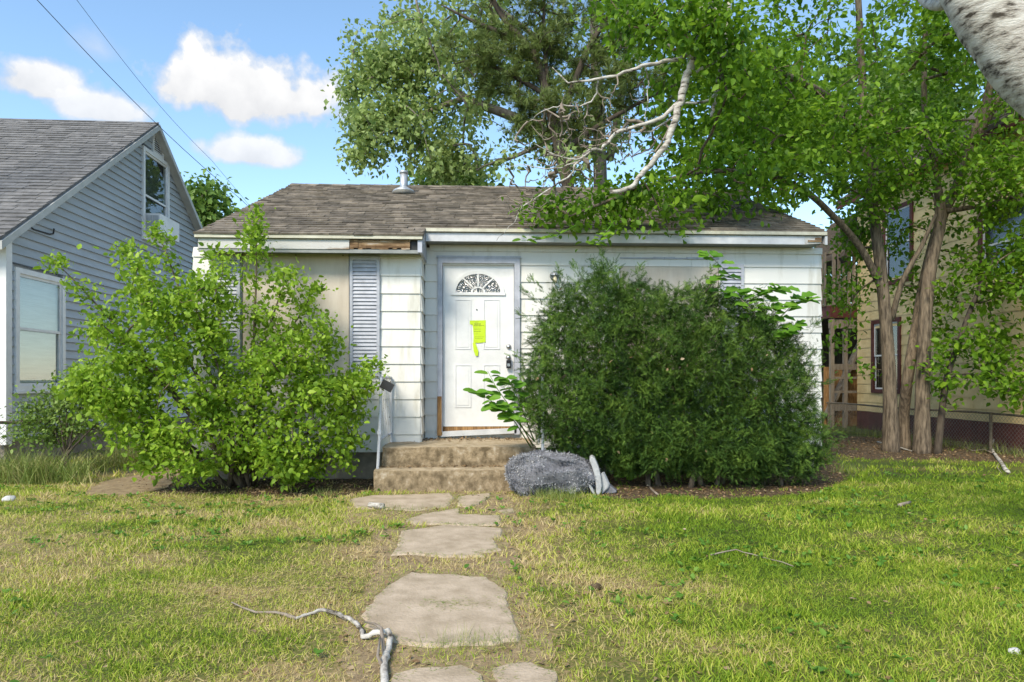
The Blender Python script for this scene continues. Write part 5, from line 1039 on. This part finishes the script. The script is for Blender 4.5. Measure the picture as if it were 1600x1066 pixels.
V, Fc = scatter(*LEAF4, P, D, Nn, rng.uniform(.014, .045, len(P))); tag(link('leaf_litter', np_mesh('leaf_litter', V, Fc), M['litter']), 'dry brown leaves and chips lying on beds, lawn and steps', 'leaf litter', kind='stuff')
# clippings on the big path stone
n = 260; q = WG(705, 950); P = np.stack([q.x + rng.normal(size=n) * .10, q.y + rng.normal(size=n) * .05, np.full(n, .022)], 1)
for p_ in NOGRASS[:8]:
    for i in range(len(p_)):
        a, b_ = np.array(p_[i]), np.array(p_[(i + 1) % len(p_)]); m_ = int(np.linalg.norm(b_ - a) * 330) + 1; t = rng.random((m_, 1)); xy = a + (b_ - a) * t + rng.normal(size=(m_, 2)) * .028; P = np.concatenate([P, np.concatenate([xy, np.full((m_, 1), .021)], 1)])
n = len(P); D = rng.normal(size=P.shape); D[:, 2] *= .1
V, Fc = scatter(np.array(BLADE[0]) * .6, BLADE[1], P, D, rng.normal(size=P.shape), rng.uniform(.02, .045, n)); tag(link('grass_clippings', np_mesh('grass_clippings', V, Fc), M['drygrass']), 'dried grass clippings strewn over the edges of the path stones', 'clippings', kind='stuff')

# ------------------------------------------------------------------ rolled rug by the steps
rc = WG(875, 775); rg = empty('rolled_rug', (rc.x, rc.y, 0), 'rolled-up shaggy grey rug with pale folded backing dumped beside the steps', 'rug')
bm = bmesh.new(); bmesh.ops.create_icosphere(bm, subdivisions=5, radius=1); hw = .50
for v in bm.verts:
    c = v.co.copy(); u_ = c.x; w = 1.0 - .32 * max(0, u_) ** 2; sq = lambda t: math.copysign(abs(t) ** .72, t)
    p = Vector((sq(c.x) * hw, sq(c.y) * .24 * w, .215 + sq(c.z) * .215 * (1.03 - .36 * max(0, u_ + .1)))); p.z -= max(0, u_ + .1) * .065; p += mnoise.noise_vector(c * 1.9) * .06 + mnoise.noise_vector(c * 5) * .026; p.z = max(p.z, .0); v.co = p + Vector((rc.x - .045, rc.y + .16, 0))
me = bpy.data.meshes.new('roll'); bm.to_mesh(me); rp = np.array([tuple(v.co) for v in bm.verts]); bm.normal_update(); rn = np.array([tuple(v.normal) for v in bm.verts]); bm.free(); link('roll', me, M['rugtan'], rg, True)
idx = rng.integers(0, len(rp), 17000); D = rn[idx] * .8 + rng.normal(size=(17000, 3)) * .5; D[:, 2] -= .15; V, Fc = scatter(np.array(BLADE[0]) * np.array([3, 1, 1]), BLADE[1], rp[idx] + rng.normal(size=(17000, 3)) * .006, D, rng.normal(size=(17000, 3)), rng.uniform(.014, .028, 17000)); k = V[:, 2] < .002; V[k, 2] = .002
tag(link('shag_pile', np_mesh('shag_pile', V, Fc), M['rug'], rg), kind='stuff')
def pad(name, outline, y0, depth, mat):      # thick soft sheet seen on its folded edge
    m = MB(); m.prism([(rc.x + x, rc.y + y0, z) for x, z in outline], (.03, depth, 0)); o = m.build(name, mat, rg); bv = o.modifiers.new('round', 'BEVEL'); bv.width = .012; bv.segments = 3; bv.limit_method = 'ANGLE'; return o
pad('backing_fold', [(.300, .36), (.305, .39), (.33, .405), (.36, .38), (.395, .30), (.42, .2), (.43, .1), (.415, .02), (.385, .004), (.37, .03), (.365, .12), (.35, .22), (.325, .3)], -.02, .2, M['rugback'])
pad('backing_loop', [(.265, .20), (.28, .235), (.305, .245), (.33, .22), (.322, .19), (.3, .205), (.292, .18), (.312, .12), (.347, .05), (.368, .004), (.345, .004), (.31, .06), (.28, .12)], -.03, .16, M['rugback'])
pad('backing_flap', [(.425, .22), (.445, .24), (.51, .10), (.50, .07), (.43, .004), (.432, .1)], .03, .05, M['rugback'])
pad('loose_corner', [(.48, .13), (.53, .09), (.60, .03), (.59, .012), (.47, .004)], .06, .12, M['rugtan'])

# ------------------------------------------------------------------ sticks, stones and other small things
def stick(name, label, pts, r0, r1, mat, side=(), zs=.02, cat='branch'):
    """pts: photo pixels on the ground (x, y[, height])"""
    P = [WG(p[0], p[1]) + Vector((0, 0, (p[2] if len(p) > 2 else 0) + zs)) for p in pts]; out = []
    for i in range(len(P) - 1):
        for k in range(3): out.append(P[i].lerp(P[i + 1], k / 3) + Vector(rng.normal(size=3)) * .004 * (1 if k else 0))
    out.append(P[-1]); n = len(out); t = empty(name, P[0], label, cat)
    MB().tube(out, [(r0 + (r1 - r0) * i / (n - 1)) * random.uniform(.93, 1.07) for i in range(n)], 8).build('main_stem', M[mat], t, True)
    for s in side:
        Q = [WG(p[0], p[1]) + Vector((0, 0, (p[2] if len(p) > 2 else 0) + zs)) for p in s]; MB().tube(Q, [r1 * 1.1 * (1 - .7 * i / (len(Q) - 1)) + .001 for i in range(len(Q))], 6).build('twig', M['twig'], t, True)
    return t
stick('fallen_branch', 'crooked white birch branch lying on the lawn across the path edge', [(598, 1085), (600, 1045), (603, 1030), (611, 1010, .02), (606, 1003, .03), (590, 1002, .02), (567, 1002), (560, 985), (552, 978), (530, 969, .01), (505, 964, .015), (480, 967), (462, 973)], .017, .008, 'birch', [[(462, 973), (445, 966), (430, 963), (400, 963), (378, 955), (362, 947)], [(600, 1030), (596, 1010, .06), (585, 995, .04), (570, 985, .02)], [(598, 1050), (590, 1045, .03), (594, 1020, .05)]])
stick('fallen_branch', 'forked pale branch lying on the grass by the yellow house fence', [(1575, 741), (1562, 722), (1552, 711, .02), (1549, 704, .06), (1555, 694, .12), (1560, 682, .2)], .028, .008, 'birch', [[(1551, 712, .02), (1538, 706, .02), (1520, 706), (1500, 698), (1487, 696), (1465, 690, .04)], [(1562, 724), (1558, 733), (1565, 742)], [(1560, 682, .2), (1562, 676, .28), (1552, 664, .36)]])
stick('fallen_stick', 'thin pale stick lying under the three tree trunks', [(1371, 692), (1400, 702, .02), (1430, 708)], .014, .009, 'birch', cat='stick')
stick('birch_log', 'short cut piece of white birch on the path by the steps', [(577, 795), (600, 797)], .028, .028, 'birch', zs=.035, cat='log')
stick('fallen_stick', 'thin grey stick leaning on the lowest concrete step', [(737, 764, .0), (750, 760, .05), (775, 757, .06), (790, 756, .06)], .008, .005, 'twig', cat='stick')
stick('fallen_stick', 'broken grey stick on the lawn between the yew and the tree trunks', [(1405, 793), (1422, 788)], .018, .014, 'twig', cat='stick')
stick('fallen_stick', 'long thin bare stick lying on the lawn before the yew', [(1110, 872), (1150, 868, .02), (1190, 875), (1240, 890)], .005, .003, 'twig', cat='stick')
stick('fallen_stick', 'short pale stick lying on the dark mulch by the rug', [(1015, 764), (1028, 776)], .014, .01, 'twig', cat='stick')
def pebble(name, label, px, py, r, mat, cat='stone'):
    p = WG(px, py); bm = bmesh.new(); bmesh.ops.create_icosphere(bm, subdivisions=3, radius=r)
    for v in bm.verts: v.co = Vector((v.co.x * 1.2, v.co.y, v.co.z * .75)) + mnoise.noise_vector(v.co / r * 1.3) * r * .22 + p + Vector((0, 0, r * .5))
    me = bpy.data.meshes.new(name); bm.to_mesh(me); bm.free(); tag(link(name, me, M[mat], None, True), label, cat)
pebble('pale_stone', 'rounded pale stone in the grass near the blue-grey house', 14, 784, .05, 'pale')
pebble('pine_cone', 'dark brown cone lying in the lawn before the rolled rug', 931, 921, .028, 'mulch', 'cone')
pebble('pale_stone', 'small grey stone in the lawn far from the path', 1585, 1022, .022, 'pale')
# service wires to the house, with the pole that carries them
pole = W(-330, 300, 8.5); pole = Vector((pole.x, pole.y, 0)); pl = empty('utility_pole', pole, 'brown wooden utility pole beyond the blue-grey house', 'pole'); MB().tube([pole + Vector((0, 0, -.3)), pole + Vector((0, 0, 9.2))], [.15, .1], 12).build('shaft', M['bark'], pl, True)
for (a, b, lab) in (((58, 0), (378, 313), 'thin black service wire dropping behind the brown roof'), ((120, 0), (330, 250), 'fainter thin wire crossing the clouds above the gable')):
    p1 = W(*a, 9.5); p2 = W(*b, 13.5); d = (p2 - p1); p0 = Vector((pole.x, pole.y, 8.6 + (0 if a[0] < 100 else .4))); p3 = p2 + d.normalized() * 1.2
    if a[0] > 100: p3 = p2 + d.normalized() * 8
    pts = [p0] + [p1.lerp(p2, t) - Vector((0, 0, .12 * math.sin(math.pi * t))) for t in np.linspace(0, 1, 12)] + [p3]; tag(MB().tube(pts, .0055 if a[0] < 100 else .0035, 6).build('service_wire', M['cable']), lab, 'wire')
